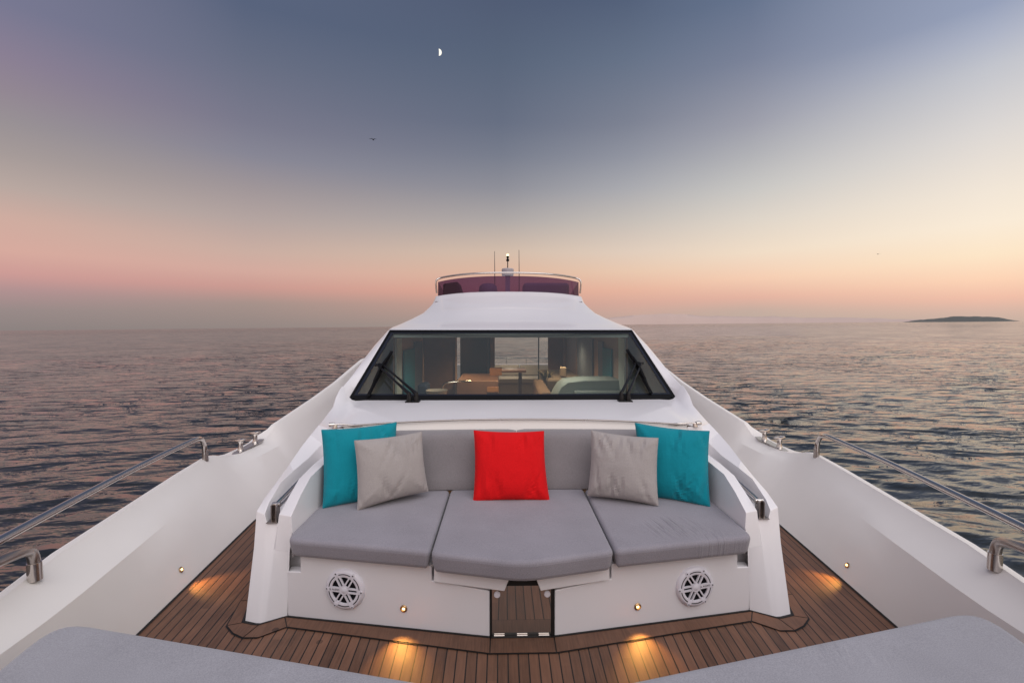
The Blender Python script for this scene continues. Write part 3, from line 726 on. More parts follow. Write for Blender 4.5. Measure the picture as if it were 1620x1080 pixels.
# windshield ---------------------------------------------------------------
def wpt(u, v, off=0):   # u -1..1, v 0..1 in the windshield plane, slight crown
    hw = lerp(WB[0],WT[0],v); crown = .0*(1-u*u)
    nx = Vector((0,-(WT[2]-WB[2]),(WT[1]-WB[1]))).normalized()
    p = Vector((u*hw,lerp(WB[1],WT[1],v)-.05*(1-u*u),lerp(WB[2],WT[2],v)))
    return p+nx*off
def wring(iu, iv0, iv1, off, n=14):
    """closed loop round the windshield inset by iu (m sideways), iv (m along slope)"""
    H = math.hypot(WT[1]-WB[1],WT[2]-WB[2]); v0 = iv0/H; v1 = 1-iv1/H; P = []
    def uu(v): return 1-iu/lerp(WB[0],WT[0],v)
    for k in range(n): f = k/n; P.append(wpt(lerp(-uu(v0),uu(v0),f),v0,off))
    for k in range(n): f = k/n; v = lerp(v0,v1,f); P.append(wpt(uu(v),v,off))
    for k in range(n): f = k/n; P.append(wpt(lerp(uu(v1),-uu(v1),f),v1,off))
    for k in range(n): f = k/n; v = lerp(v1,v0,f); P.append(wpt(-uu(v),v,off))
    return P
mb = MB(); mb.grid([[wpt(lerp(-.985,.985,i/16),j/8,.0) for i in range(17)] for j in range(9)])
ws = part(mb,'windshield',M['wglass'],smooth=60,recalc=False)
ws['label'] = 'wide raked windshield with faint green tint'
mb = MB(); mb.grid([wring(.018,.04,.04,.008),wring(.052,.078,.060,.006)],closed_u=True)
part(mb,'glass_border',M['frit'],parent=ws,smooth=None)
mb = MB(); mb.grid([wring(-.006,-.012,-.004,-.005),wring(-.006,-.012,-.004,.012),wring(.0,.0,.0,.016),wring(.020,.05,.035,.012),wring(.022,.052,.037,.002)],closed_u=True)
part(mb,'window_seal',M['black'],parent=ws,smooth=50)
# washer nozzles
for px_ in (-.98,-.51,-.0,.5,.98,-1.49,1.49):
    mb = MB(); mb.lathe([(.009,0),(.009,.006),(.004,.010),(0,.010)],(px_+.0,4.205 if abs(px_)<1.2 else 4.24,.914 if abs(px_)<1.2 else .925),(0,0,1),seg=12)
    part(mb,'washer_nozzle',M['black'],smooth=50)

# wipers -------------------------------------------------------------------
def wplane(px, py, off):
    """point of the windshield plane (lifted by off) seen from the place the photo was taken; used once to read the wipers' pose"""
    R3 = (Matrix.Rotation(-math.atan(14/720),3,'Z') @ Matrix.Rotation(PI/2-math.atan(25/720),3,'X'))
    dv = R3 @ Vector(((px-810)/720,-(py-540)/720,-1)); O = Vector((-.097,0,1.6))
    nx = Vector((0,-(WT[2]-WB[2]),(WT[1]-WB[1]))).normalized(); P0 = Vector((0,WB[1]-.03,WB[2]))+nx*off
    return O+dv*((P0-O).dot(nx)/dv.dot(nx))
def wiper(base, piv, b0, b1):
    B = Vector(base); nx = Vector((0,-(WT[2]-WB[2]),(WT[1]-WB[1]))).normalized()
    P = wplane(*piv,.055); A0 = wplane(*b0,.022); A1 = wplane(*b1,.022)
    mb = MB()
    side = (P-B).cross(nx).normalized()
    for s_,r in ((-.032,.010),(.032,.010)):
        p0 = B+Vector((s_,0,.07)); p1 = P+side*(-.0)+Vector((s_*.9,0,0))
        d_ = (p1-p0)
        mb.tube([B+Vector((s_,0,.0)),B+Vector((s_,.0,.05)),p0,p0+d_*.12],[.019,.020,.019,.014],seg=10)
        mb.tube([p0+d_*.08,p0+d_*.3,p1],[.015,.0115,.009],seg=8)
    mb.tube([P+Vector((-.045,0,-.01)),P+Vector((.045,0,.0))],.012,seg=8)
    arm = part(mb,'windshield_wiper',M['blackgloss'],smooth=50)
    mb = MB(); mb.box((B.x-.062,B.y-.040,B.z-.006),(B.x+.062,B.y+.040,B.z+.006))
    for s_ in (-.03,.03): mb.lathe([(.0,.0),(.024,0),(.024,.03),(.019,.045),(0,.046)],(B.x+s_,B.y,B.z+.004),(0,0,1),seg=16)
    part(mb,'wiper_base',M['blackgloss'],parent=arm,bevel=.002)
    mb = MB(); ax = (A1-A0).normalized(); sd = ax.cross(nx).normalized(); mid = (A0+A1)/2; L = (A1-A0).length
    def bar(p,q,w,h):
        a = (q-p).normalized(); s1 = a.cross(nx).normalized()*w
        v = [p-s1,p+s1,q+s1,q-s1]; v2 = [x+nx*h for x in v]
        mb.add(v+v2,[(0,1,2,3),(7,6,5,4),(0,4,5,1),(1,5,6,2),(2,6,7,3),(3,7,4,0)])
    bar(A0-nx*.018,A1-nx*.018,.006,.02)          # rubber lip
    bar(A0,A1,.016,.008)                          # flexor
    for s_ in (-1,1):                             # whippletree
        c = mid+ax*s_*L*.25
        bar(c-ax*L*.2+nx*.005,c+nx*.028,.008,.008); bar(c+nx*.028,c+ax*L*.2+nx*.005,.008,.008)
    bar(mid-ax*L*.25+nx*.03,mid+nx*.05,.009,.010); bar(mid+nx*.05,mid+ax*L*.25+nx*.03,.009,.010)
    bar(mid+nx*.045,P,.014,.014)
    part(mb,'wiper_blade',M['black'],parent=arm,smooth=40)
    return arm
wiper((-.912,4.10,.917),(600,576),(620,556),(582,627))
wiper((1.01,4.10,.917),(1011,574),(992,553),(1030,622))

# flybridge screen, rail, mast, antennas -----------------------------------------
def arcY(x, y0=7.56, k=.55): return y0+k*(abs(x)/1.235)**3
xs = [i/20*1.255 for i in range(-20,21)]
mb = MB()
mb.grid([[(x,arcY(x)+.0,2.10-.05*(x/1.235)**2) for x in xs],[(x*1.003,arcY(x)+.05,2.425-.045*(x/1.235)**2) for x in xs]])
for sg in (-1,1):
    mb.grid([[(sg*1.255,8.14,2.05),(sg*1.28,9.2,2.0)],[(sg*1.258,8.19,2.38),(sg*1.27,9.2,2.25)]])
fs = part(mb,'flybridge_screen',M['fglass'],smooth=60,recalc=False); fs['label'] = 'purple tinted flybridge wind screen'
mb = MB()
rp_ = [(-1.235,8.5,2.20)]+[(x*1.02,arcY(x,7.58)+.03,2.468-.035*(x/1.235)**2) for x in xs]+[(1.235,8.5,2.20)]
rail_pts = fillet([(-1.265,8.05,2.17),(-1.282,8.03,2.40)]+[(x,arcY(x)+.02,2.475-.035*(x/1.235)**2) for x in xs[1:-1]]+[(1.282,8.03,2.40),(1.265,8.05,2.17)],.08,4)
mb.tube(rail_pts,.015,seg=10); part(mb,'flybridge_rail',M['steel'],smooth=60)
# mast with light, behind the screen
mb = MB()
mb.box((-.05,9.6,2.0),(.05,9.75,2.66)); mb.lathe([(0,0),(.115,.0),(.125,.01),(.128,.135),(.115,.155),(.0,.16)],(0,9.68,2.65),(0,0,1),seg=24)
mast = part(mb,'mast',simple('mast_grey',(.40,.37,.40),.45,var=.05),bevel=.01)
mb = MB(); mb.tube([(0.0,9.68,2.78),(0,9.68,3.02)],.010,seg=8); mb.lathe([(.0,0),(.03,.0),(.034,.03),(.02,.05),(.02,.075),(.03,.085),(.026,.11),(0,.115)],(0,9.68,2.96),(0,0,1),seg=14)
part(mb,'light_pole',M['black'],parent=mast,smooth=50)
mb = MB(); mb.lathe([(0,0),(.024,.0),(.024,.03),(0,.034)],(0,9.68,3.076),(0,0,1),seg=12); part(mb,'masthead_light',M['lens'],parent=mast,smooth=50)
for x,zt in ((-.275,3.18),(.245,3.21)):
    mb = MB(); mb.tube([(x,9.75,2.2),(x,9.75,2.75),(x-.004,9.75,zt)],[.010,.008,.0045],seg=8); part(mb,'antenna',simple('antenna_grey',(.10,.09,.10),.5,var=.1),smooth=60)

# handrails -----------------------------------------------------------------
def handrail(sg):
    mb = MB()
    pts = fillet([(sg*2.552,3.765,.497),(sg*2.545,3.745,.62),(sg*2.475,3.60,.728),(sg*2.385,2.9,.722),(sg*2.235,2.2,.722),(sg*2.12,1.7,.722),(sg*1.98,1.1,.72),(sg*1.84,.5,.715)],[.05,.12,.3,.3,.2,.2],6)
    mb.tube(pts,.0185,seg=16); r = part(mb,'handrail',M['steel'],smooth=60)
    mb = MB(); mb.tube([(sg*2.552,3.765,.485),(sg*2.550,3.759,.565)],[.0225,.022],seg=16); part(mb,'rail_foot',M['steel_dull'],parent=r,smooth=50)
    # forward leg, bending under the rail
    mb = MB(); pts = fillet([(sg*2.187,2.035,.475),(sg*2.183,2.028,.605),(sg*2.12,1.90,.655),(sg*2.03,1.45,.70),(sg*2.03,1.35,.722)],[.06,.12,.3,.05],8)
    mb.tube(pts,.0215,seg=16); part(mb,'rail_leg',M['steel_dull'],parent=r,smooth=60)
    mb = MB(); mb.tube([(sg*2.187,2.035,.468),(sg*2.186,2.033,.548)],[.0268,.0258],seg=18); part(mb,'rail_foot',M['steel'],parent=r,smooth=50)
    return r
handrail(-1); handrail(1)
# cleats ---------------------------------------------------------------------
def cleat(sg):
    mb = MB()
    z0 = .376
    pl = [(4.26,.0),(4.34,.032),(4.74,.045),(4.80,.02),(4.80,-.03),(4.72,-.05),(4.34,-.035)]
    mb.add([(sg*(2.640+b),a,z0+.04*(a-4.22)) for a,b in pl]+[(sg*(2.640+b),a,z0+.012+.04*(a-4.22)) for a,b in pl],
           [tuple(range(7)),tuple(range(13,6,-1))]+[(i,(i+1)%7,(i+1)%7+7,i+7) for i in range(7)])
    c = part(mb,'mooring_cleat',M['steel'],bevel=.003)
    for y in (4.42,4.68):
        mb = MB(); zz = z0+.012+.04*(y-4.22)
        mb.lathe([(.030,0),(.024,.012),(.021,.04),(.022,.075),(.032,.088),(.0,.09)],(sg*2.640,y,zz),(0,0,1),seg=20)
        # oval head
        rows = []
        for a,h in ((.55,.082),(1,.088),(1.05,.096),(.95,.106),(.0,.110)):
            rows.append([(sg*2.640+math.cos(2*PI*k/20)*.054*a,y+math.sin(2*PI*k/20)*.034*a,zz+h+.006*math.cos(2*PI*k/20)) for k in range(20)])
        mb.grid(rows,closed_u=True)
        part(mb,'cleat_horn',M['steel'],parent=c,smooth=50)
cleat(-1); cleat(1)

# speakers --------------------------------------------------------------------
def frame_on_panel(x, z, sg):
    """local frame on the front panel: U to the right, N out (toward the bow), W up"""
    a = Vector((sg*.163,2.285,0)); b = Vector((sg*1.288,2.475,0)); U = (b-a).normalized()*sg; N = Vector((U.y,-U.x,0))
    if N.y > 0: N = -N
    return Matrix((( U.x,0,N.x,x),(U.y,0,N.y,on_front(x)),(0,1,0,z),(0,0,0,1)))
def speaker(sg, x, z, rot, textside):
    F_ = frame_on_panel(x, z, sg); R_ = .100
    def put(mb): return mb.xform(F_)
    mb = MB(); mb.lathe([(R_+.012,-.002),(R_+.010,.006),(R_,.016),(R_-.004,.0175),(R_-.012,.018),(R_-.013,.012),(.080,.010),(.079,.004)],(0,0,0),(0,0,1),seg=64)
    sp = part(put(mb),'speaker',M['plastic'],smooth=40)
    mb = MB(); mb.lathe([(.084,.0),(.060,-.008),(.030,-.008),(.0,-.008)],(0,0,.0115),(0,0,1),seg=40); 
    part(put(mb),'speaker_cone',M['cone'],parent=sp,smooth=60)
    mb = MB(); mb.lathe([(R_-.010,.0165),(R_-.012,.0185),(R_-.0145,.0185),(R_-.016,.0165)],(0,0,.0008),(0,0,1),seg=64); part(put(mb),'trim_ring',M['cone'],parent=sp,smooth=None)
    # ring and six double spokes
    mb = MB(); mb.lathe([(.086,.012),(.086,.0165),(.084,.018),(.073,.018),(.071,.017),(.071,.010)],(0,0,0),(0,0,1),seg=64)
    def slab(p,q,w0,w1,z0,z1):
        p = Vector((*p,0)); q = Vector((*q,0)); a = (q-p).normalized(); s1 = Vector((-a.y,a.x,0))
        v = [p-s1*w0,p+s1*w0,q+s1*w1,q-s1*w1]
        mb.add([(c.x,c.y,z0) for c in v]+[(c.x,c.y,z1) for c in v],[(3,2,1,0),(4,5,6,7),(0,1,5,4),(1,2,6,5),(2,3,7,6),(3,0,4,7)])
    for k in range(6):
        a = rot+k*PI/3; c, s_ = math.cos(a), math.sin(a)
        solid = (k == textside)
        for off in ((-.0105,.0105) if not solid else (0,)):
            w = .0040 if not solid else .0125
            p = (c*.020-s_*off, s_*.020+c*off); q = (c*.088-s_*off, s_*.088+c*off)
            slab(p,q,w,w,.010,.0185)
        slab((c*.083,s_*.083),(c*.100,s_*.100),.0130,.007,.010,.0195)
        mb.lathe([(.0075,.010),(.0075,.0198),(.0,.0202)],(c*.098,s_*.098,0),(0,0,1),seg=14)
    mb.lathe([(.024,.010),(.024,.0195),(.019,.0205),(.018,.0190),(.016,.0205),(.0,.0215)],(0,0,0),(0,0,1),seg=32)
    gr = part(put(mb),'grille',M['plastic'],parent=sp,smooth=35)
    for k in range(6):
        a = rot+k*PI/3; mb = MB(); mb.lathe([(.0034,0),(.0034,.0225),(0,.0225)],(math.cos(a)*.098,math.sin(a)*.098,-.0012),(0,0,1),seg=10); part(put(mb),'screw',M['cone'],parent=sp,smooth=None)
    # maker's lettering on the solid spoke
    tx = bpy.data.curves.new('lettering','FONT'); tx.body = 'JL AUDIO'; tx.size = .0135; tx.align_x = 'CENTER'; tx.align_y = 'CENTER'; tx.extrude = .0004
    to = bpy.data.objects.new('tmp', tx); COL.objects.link(to); dg = bpy.context.evaluated_depsgraph_get(); me = bpy.data.meshes.new_from_object(to.evaluated_get(dg)); COL.objects.unlink(to); bpy.data.objects.remove(to)
    a = rot+textside*PI/3; ta = a if math.cos(a) > 0 else a-PI
    me.transform(F_ @ Matrix.Translation((math.cos(a)*.054,math.sin(a)*.054,.0188)) @ Matrix.Rotation(ta,4,'Z')); me.materials.clear(); me.materials.append(M['cone'])
    lo = bpy.data.objects.new('lettering', me); link(lo, sp)
    return sp
speaker(-1,-.945,.188,math.radians(-2),3)
speaker(1,.945,.182,math.radians(4),0)

# courtesy lamps ------------------------------------------------------------------
def lamp(F_, aim, energy, r=.0165):
    mb = MB(); mb.lathe([(r+.003,-.001),(r+.003,.004),(r,.0065),(r-.003,.006),(r-.004,.003),(0,.003)],(0,0,0),(0,0,1),seg=28); mb.xform(F_)
    l = part(mb,'courtesy_lamp',M['bezel'],smooth=40)
    mb = MB(); mb.box((-.0068,-.0052,.003),(.0068,.0052,.0055)); mb.xform(F_); part(mb,'lamp_lens',M['lensflat'],parent=l,smooth=None)
    ld = bpy.data.lights.new('courtesy_glow','SPOT'); ld.energy = energy; ld.color = (1,.47,.10); ld.spot_size = math.radians(78); ld.spot_blend = .9; ld.shadow_soft_size = .012
    lo = bpy.data.objects.new('courtesy_glow', ld); COL.objects.link(lo)
    p = F_ @ Vector((0,0,.022)); lo.location = p; lo.rotation_euler = (p-Vector(aim)).to_track_quat('Z','Y').to_euler()
lamp(frame_on_panel(-.622,.110,-1),(-.60,2.14,0),6.5)
lamp(frame_on_panel(.618,.106,1),(.60,2.14,0),6.5)
def bulframe(sg, y, z):
    b = interp(BASE,y)[0]; cx, cz = interp(CRE,y); f = z/cz; x = lerp(b,cx,f)
    Uv = Vector((-sg*.105,-1,0)).normalized()*(1 if sg < 0 else -1); Wv = Vector((sg*(cx-b),0,cz)).normalized(); N = Uv.cross(Wv).normalized()
    if N.x*sg > 0: N = -N; Uv = -Uv
    return Matrix(((Uv.x,Wv.x,N.x,sg*x),(Uv.y,Wv.y,N.y,y),(Uv.z,Wv.z,N.z,z),(0,0,0,1)))
lamp(bulframe(-1,2.80,.095),(-1.90,2.80,0),5.5,.014)
lamp(bulframe(1,2.79,.085),(1.90,2.78,0),5.5,.014)

# ------------------------------------------------------------------ cushions
def rounded(poly, rad, n=6, step=.04):
    """closed 2D outline with rounded corners, resampled"""
    P = [Vector((x,y)) for x,y in poly]; out = []; N = len(P)
    for i in range(N):
        a = P[i-1]-P[i]; b = P[(i+1)%N]-P[i]; r = rad[i] if isinstance(rad,list) else rad
        A = P[i]+a.normalized()*min(r,a.length*.45); B = P[i]+b.normalized()*min(r,b.length*.45)
        for k in range(n+1): s_ = k/n; out.append(A*(1-s_)**2+P[i]*2*s_*(1-s_)+B*s_*s_)
    res = []
    for i in range(len(out)):
        a = out[i]; b = out[(i+1)%len(out)]; L = (b-a).length; k = max(1,int(L/step))
        for j in range(k): res.append(a.lerp(b,j/k))
    return res
def cushion(name, poly, rad, z0, z1, mat, r=.024, crown=.008, label='', cat='cushion', group=None, parent=None, lean=None, seam=True):
    O = rounded(poly, rad); N = len(O)
    area = sum(O[i].x*O[(i+1)%N].y-O[(i+1)%N].x*O[i].y for i in range(N))
    if area < 0: O = O[::-1]
    nor = []
    for i in range(N):
        e1 = (O[i]-O[i-1]).normalized(); e2 = (O[(i+1)%N]-O[i]).normalized(); t_ = (e1+e2).normalized(); nor.append(Vector((t_.y,-t_.x)))
    cen = sum(O, Vector((0,0)))/N; rings = []
    def ring(ins, z, sc=0):
        return [((O[i]-nor[i]*ins).lerp(cen,sc).x,(O[i]-nor[i]*ins).lerp(cen,sc).y,z) for i in range(N)]
    rb = r*.7
    for k in range(4): a = PI/2*k/4; rings.append(ring(.014+rb*(1-math.sin(a)),z0+rb*(1-math.cos(a))))
    rings.append(ring(.010,z0+rb+.004)); rings.append(ring(.004,lerp(z0,z1,.5))); rings.append(ring(.0,z1-r-.004))
    for k in range(1,7): a = PI/2*k/6; rings.append(ring(r*(1-math.cos(a)),z1-r*(1-math.sin(a))))
    for sc in (.04,.12,.25,.4,.55,.7,.85,.95): rings.append(ring(r,z1+crown*(1-(1-sc)**2),sc))
    c = (cen.x,cen.y)
    mb = MB(); mb.grid(rings,closed_u=True)
    n = len(mb.v); mb.v.append((c[0],c[1],z1+crown)); b0 = n-N
    for i in range(N): mb.f.append((b0+i,b0+(i+1)%N,n))
    mb.f.append(tuple(range(N-1,-1,-1)))
    return mb.build(name, mat, parent, smooth=None, label=label, cat=cat, group=group)
SG = 'seat cushions of the bow lounge'
zb, zt = .365, .47
mb = MB(); mb.prism([(-1.27,2.50),(-.17,2.31),(.17,2.31),(1.27,2.50),(1.27,3.36),(-1.27,3.36)],.335,.3505); part(mb,'seat_platform',M['gel'],smooth=None)
cushion('seat_cushion',[(-1.252,2.405),(-.468,2.258),(-.468,3.12),(-1.262,3.12)],[.06,.035,.035,.035],zb,zt,M['cush'],label='smooth grey seat cushion at the left end of the bow lounge',group=SG)
cushion('seat_cushion',[(-.459,2.238),(-.05,2.142),(.05,2.142),(.459,2.238),(.459,3.12),(-.459,3.12)],[.035,.06,.06,.035,.035,.035],zb-.003,zt+.002,M['cush'],label='grey middle seat cushion with pointed front edge under the red pillow',group=SG)
cushion('seat_cushion',[(1.252,2.385),(.468,2.248),(.468,3.12),(1.262,3.12)],[.06,.035,.035,.035],zb,zt,M['cushw'],label='grey seat cushion with pulled creases on the right of the bow lounge',group=SG)
# back cushions
def backcushion(x0, x1, label):
    mb = MB(); n = 22; rows = []
    prof = [(0,.475),(.0,.50),(.018,.55),(.045,.65),(.072,.75),(.088,.80),(.100,.822),(.118,.836),(.150,.842),(.20,.842),(.235,.838),(.245,.82),(.235,.7),(.19,.5),(.16,.475)]
    # (offset aft from the foot line, z)
    for i in range(n+1):
        f = i/n; x = lerp(x0,x1,f); e = min(f,1-f)*abs(x1-x0); ins = .007*max(0,1-e/.02)**2
        y0 = 3.10+(trimY(x)-3.40)*.8
        rows.append([(x, y0+o+(ins if o<.12 else -ins), z-(ins if z>.8 else 0)) for o,z in prof])
    mb.grid(rows,closed_u=False)
    m = len(prof)
    mb.f.append(tuple(range(m))); mb.f.append(tuple(n*m+k for k in range(m-1,-1,-1)))
    mb.build('back_cushion',M['back'],None,smooth=60,label=label,cat='cushion',group='back cushions of the bow lounge')
backcushion(-1.235,-.003,'long grey back cushion between the left grey pillow and the red pillow')
backcushion(.003,1.235,'long grey back cushion between the red pillow and the right grey pillow')
# sunpads
PG = 'grey sunpads in the foreground'
for sg in (-1,1):
    lab = 'large pale grey sunpad at the lower left, its edge next to the handrail' if sg < 0 else 'large pale grey sunpad at the lower right corner, slightly creased'
    poly = [(sg*1.845,1.785),(sg*.238,1.418),(sg*.22,.2),(sg*1.55,.2)]
    cushion('sunpad',poly,[.17,.07,.05,.1],.32,.455,M['pad'],r=.035,crown=.006,label=lab,cat='sunpad',group=PG)
    mb = MB(); P = [(sg*1.78,1.72),(sg*.30,1.37),(sg*.28,.25),(sg*1.50,.25)]
    if sg > 0: P = P[::-1]
    mb.prism(P,.002,.318); part(mb,'sunpad_base',M['gel'],bevel=.01)

# ------------------------------------------------------------------ pillows
def pillow(corners, thick, mat, label, cat='pillow', seed=0, group=None, sag=0.02):
    """corners TL, TR, BR, BL (world); soft square pillow with pulled corners and edge seam"""
    TL,TR,BR,BL = [Vector(c) for c in corners]; r = random.Random(seed)
    n = 30
    cx = (TL+TR+BR+BL)/4
    N = ((TR-BL).cross(TL-BR)).normalized()
    if N.y > 0: N = -N
    folds = [(r.uniform(-.9,.9),r.choice([-1,1]),r.uniform(.04,.10),r.uniform(.008,.018),r.uniform(-.6,.6)) for _ in range(13)]
    def P(u, v, side):
        # pinch sides inward between the corners
        pin = .05
        uu = u*(1-pin*(1-v*v)*abs(u)**2); vv = v*(1-pin*(1-u*u)*abs(v)**2)
        a = (uu+1)/2; b = (vv+1)/2
        p = (BL.lerp(BR,a)).lerp(TL.lerp(TR,a),b)
        eu = max(0,1-abs(u)**2.6); ev = max(0,1-abs(v)**2.6)
        h = thick*(eu**.48)*(ev**.48)
        # a belly that hangs a little low
        h *= 1+.12*(-v)*.6
        for fx,sd,wd,am,sl in folds:
            dist = (u-fx-sl*(v*sd-1))/wd
            w = math.exp(-dist*dist)*max(0,(v*sd))**1.5
            h *= 1-min(.55,am*w*26*(1-abs(v)**6)**.5)
        for sx_ in (-1,1):
            for sy_ in (-1,1):
                dd = abs((1-u*sx_)-(1-v*sy_)); rr = (2-u*sx_-v*sy_)
                h += .006*math.exp(-(dd/.12)**2)*math.exp(-(rr-.55)**2/.12)
        return p+N*(h*side)
    # edge-clustered parameter
    par = [math.sin(PI/2*(-1+2*i/n)) for i in range(n+1)]
    mb = MB()
    for side in (1,-1):
        mb.grid([[tuple(P(u,v,side)) for u in par] for v in par], flip=(side<0))
    o = mb.build('pillow',mat,None,smooth=None,weld=True,label=label,cat=cat,group=group)
    # piping round the edge
    loop = [(u,-1) for u in par]+[(1,v) for v in par[1:]]+[(u,1) for u in par[::-1][1:]]+[(-1,v) for v in par[::-1][1:-1]]
    pts = [P(u,v,0) for u,v in loop]; pts.append(pts[0]); pts.append(pts[1])
    m2 = MB(); m2.tube([tuple(p) for p in pts],.0036,seg=6,caps=False); m2.build('piping',mat,o,smooth=None)
    return o
def ray(px, py):
    R3 = (Matrix.Rotation(-math.atan(14/720),3,'Z') @ Matrix.Rotation(PI/2-math.atan(25/720),3,'X'))
    return R3 @ Vector(((px-810)/720,-(py-540)/720,-1))
def atY(px, py, y):
    d_ = ray(px,py); O = Vector((-.097,0,1.6)); return O+d_*(y/d_.y)
def pil(px4, ys, thick, mat, label, seed, **kw):
    return pillow([atY(p[0],p[1],y) for p,y in zip(px4,ys)],thick,mat,label,seed=seed,**kw)
pil([(509,680),(627,668),(628,790),(511,803)],[2.96,3.16,3.02,2.80],.088,M['teal'],'teal square pillow at the left end of the lounge, behind a pale grey pillow',1)
pil([(561,697),(667,683),(677,776),(566,806)],[2.86,3.06,2.97,2.755],.084,M['greyp'],'pale grey square pillow leaning on the left teal pillow',2)
pil([(750,681),(860,682),(869,792),(749,794)],[3.10,3.10,2.90,2.90],.082,M['red'],'bright red square pillow in the middle of the lounge',3)
pil([(936,681),(1041,693),(1041,799),(930,783)],[3.06,2.90,2.77,2.93],.084,M['greyp'],'grey square pillow leaning on the right teal pillow',4)
pil([(1005,669),(1122,682),(1123,802),(1012,785)],[3.14,2.94,2.78,3.00],.088,M['teal'],'teal square pillow at the right end of the lounge, behind a grey pillow',5)

# ------------------------------------------------------------------ saloon seen through the windshield
wood = simple('walnut_panel',(.19,.105,.075),.4,var=.25,vscale=6); woodl = simple('oak_warm',(.42,.20,.085),.45,var=.15,vscale=6)
liner = simple('headliner',(.55,.60,.56),.8,var=.03); pinkp = simple('pillar_panel',(.42,.28,.22),.6,var=.05)
teals = simple('teal_blind',(.010,.17,.21),.6,var=.1); dark = simple('dark_smoked_panel',(.012,.016,.024),.28,var=.3,vscale=2,coat=.15)
blueg = simple('blue_grey_panel',(.085,.11,.155),.5,var=.1); beige = simple('beige_upholstery',(.40,.33,.27),.85,var=.1,vscale=30)
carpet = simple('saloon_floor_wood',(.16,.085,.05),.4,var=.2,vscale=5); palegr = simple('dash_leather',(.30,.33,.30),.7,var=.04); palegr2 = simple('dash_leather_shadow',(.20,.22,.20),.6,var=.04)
FZ = -.30; CZ = 1.47
mb = MB(); mb.grid([[(x,y,FZ) for x in (-1.7,0,1.7)] for y in (4.3,8,13.9)]); part(mb,'saloon_floor',carpet,smooth=None)
mb = MB(); mb.grid([[(x,y,z) for x in (-1.42,0,1.42)] for y,z in ((5.36,1.50),(5.7,1.50),(6.2,1.50),(9,1.44),(12.2,1.34))])
mb.grid([[(x,12.2,z) for x in (-1.6,1.6)] for z in (1.34,2.0)])
part(mb,'headliner',liner,smooth=None)
mb = MB(); mb.box((-1.36,5.27,1.462),(1.36,5.33,1.505)); part(mb,'headliner_edge',liner,bevel=.006)
mb = MB()
for sg in (-1,1): mb.grid([[(sg*x,y,z) for y in (5.55,7,9,12.2)] for z,x in ((FZ,1.44),(.6,1.44),(1.46,1.43))])
sal = part(mb,'saloon_wall',pinkp,smooth=None)
def wallpanel(sg, y0, y1, z0, z1, mat, name, off=.012):
    def wx(z): return interp([(FZ,1.44),(.6,1.44),(1.46,1.43)],z)[0]-off
    mb = MB(); zs = (z0,.6,z1)
    for d_ in (0,.02): mb.grid([[(sg*(wx(z)-d_),y,z) for y in (y0,y1)] for z in zs])
    for y in (y0,y1): mb.grid([[(sg*(wx(z)-d_),y,z) for d_ in (0,.02)] for z in zs])
    return part(mb,name,mat,parent=sal,weld=True,smooth=None)
for sg in (-1,1):
    wallpanel(sg,5.6,5.88,-.2,1.44,liner,'wall_lining')
wallpanel(-1,6.03,6.75,-.2,1.27,teals,'blind'); wallpanel(-1,6.75,7.35,-.2,1.36,blueg,'window_pane')
wallpanel(1,6.28,6.84,-.2,1.27,teals,'blind'); wallpanel(1,6.84,7.15,-.2,1.36,blueg,'window_pane')
wallpanel(1,7.62,9.2,.2,1.38,blueg,'window_pane'); wallpanel(1,9.25,10.6,-.2,1.42,wood,'wall_lining')
# rear bulkheads
def panel(x0,x1,y,z0,z1,mat,name,th=.06):
    mb = MB(); mb.box((x0,y,z0),(x1,y+th,z1)); return part(mb,name,mat,bevel=.006)
panel(-1.425,-.90,7.6,FZ,1.455,wood,'galley_bulkhead'); panel(-.90,-.868,7.56,FZ,1.45,pinkp,'bulkhead_edge')
panel(-.975,-.36,9.3,.05,1.44,dark,'smoked_panel'); panel(-.36,-.27,9.3,FZ,1.44,wood,'door_post'); panel(-.42,-.385,9.26,FZ,1.44,blueg,'door_track')
panel(1.03,1.68,11.4,FZ,1.40,simple('warm_walnut',(.30,.16,.11),.5,var=.2,vscale=6),'aft_bulkhead'); panel(1.36,1.425,10.9,FZ,1.40,pinkp,'aft_pillar')
mb = MB(); mb.box((.72,10.6,FZ),(.745,10.63,1.4)); part(mb,'door_frame',M['black'])
# galley block with drawers, orange light put into their wood colour
mb = MB(); mb.box((-.86,7.4,FZ),(-.18,8.6,.70)); gb = part(mb,'galley_counter',wood,bevel=.01)
mb = MB(); mb.box((-.36,7.37,.52),(-.17,7.398,.60)); part(mb,'drawer',woodl,parent=gb,bevel=.004)
mb = MB(); mb.box((-.34,8.2,.702),(-.12,8.5,.82)); part(mb,'drawer',woodl,parent=gb,bevel=.004)
mb = MB(); mb.tube(fillet([(-1.02,6.9,.0),(-1.02,6.9,.73),(-.72,6.95,.745),(-.6,7.0,.745)],.1,6),.017,seg=10); part(mb,'stair_rail',M['steel'],smooth=60)
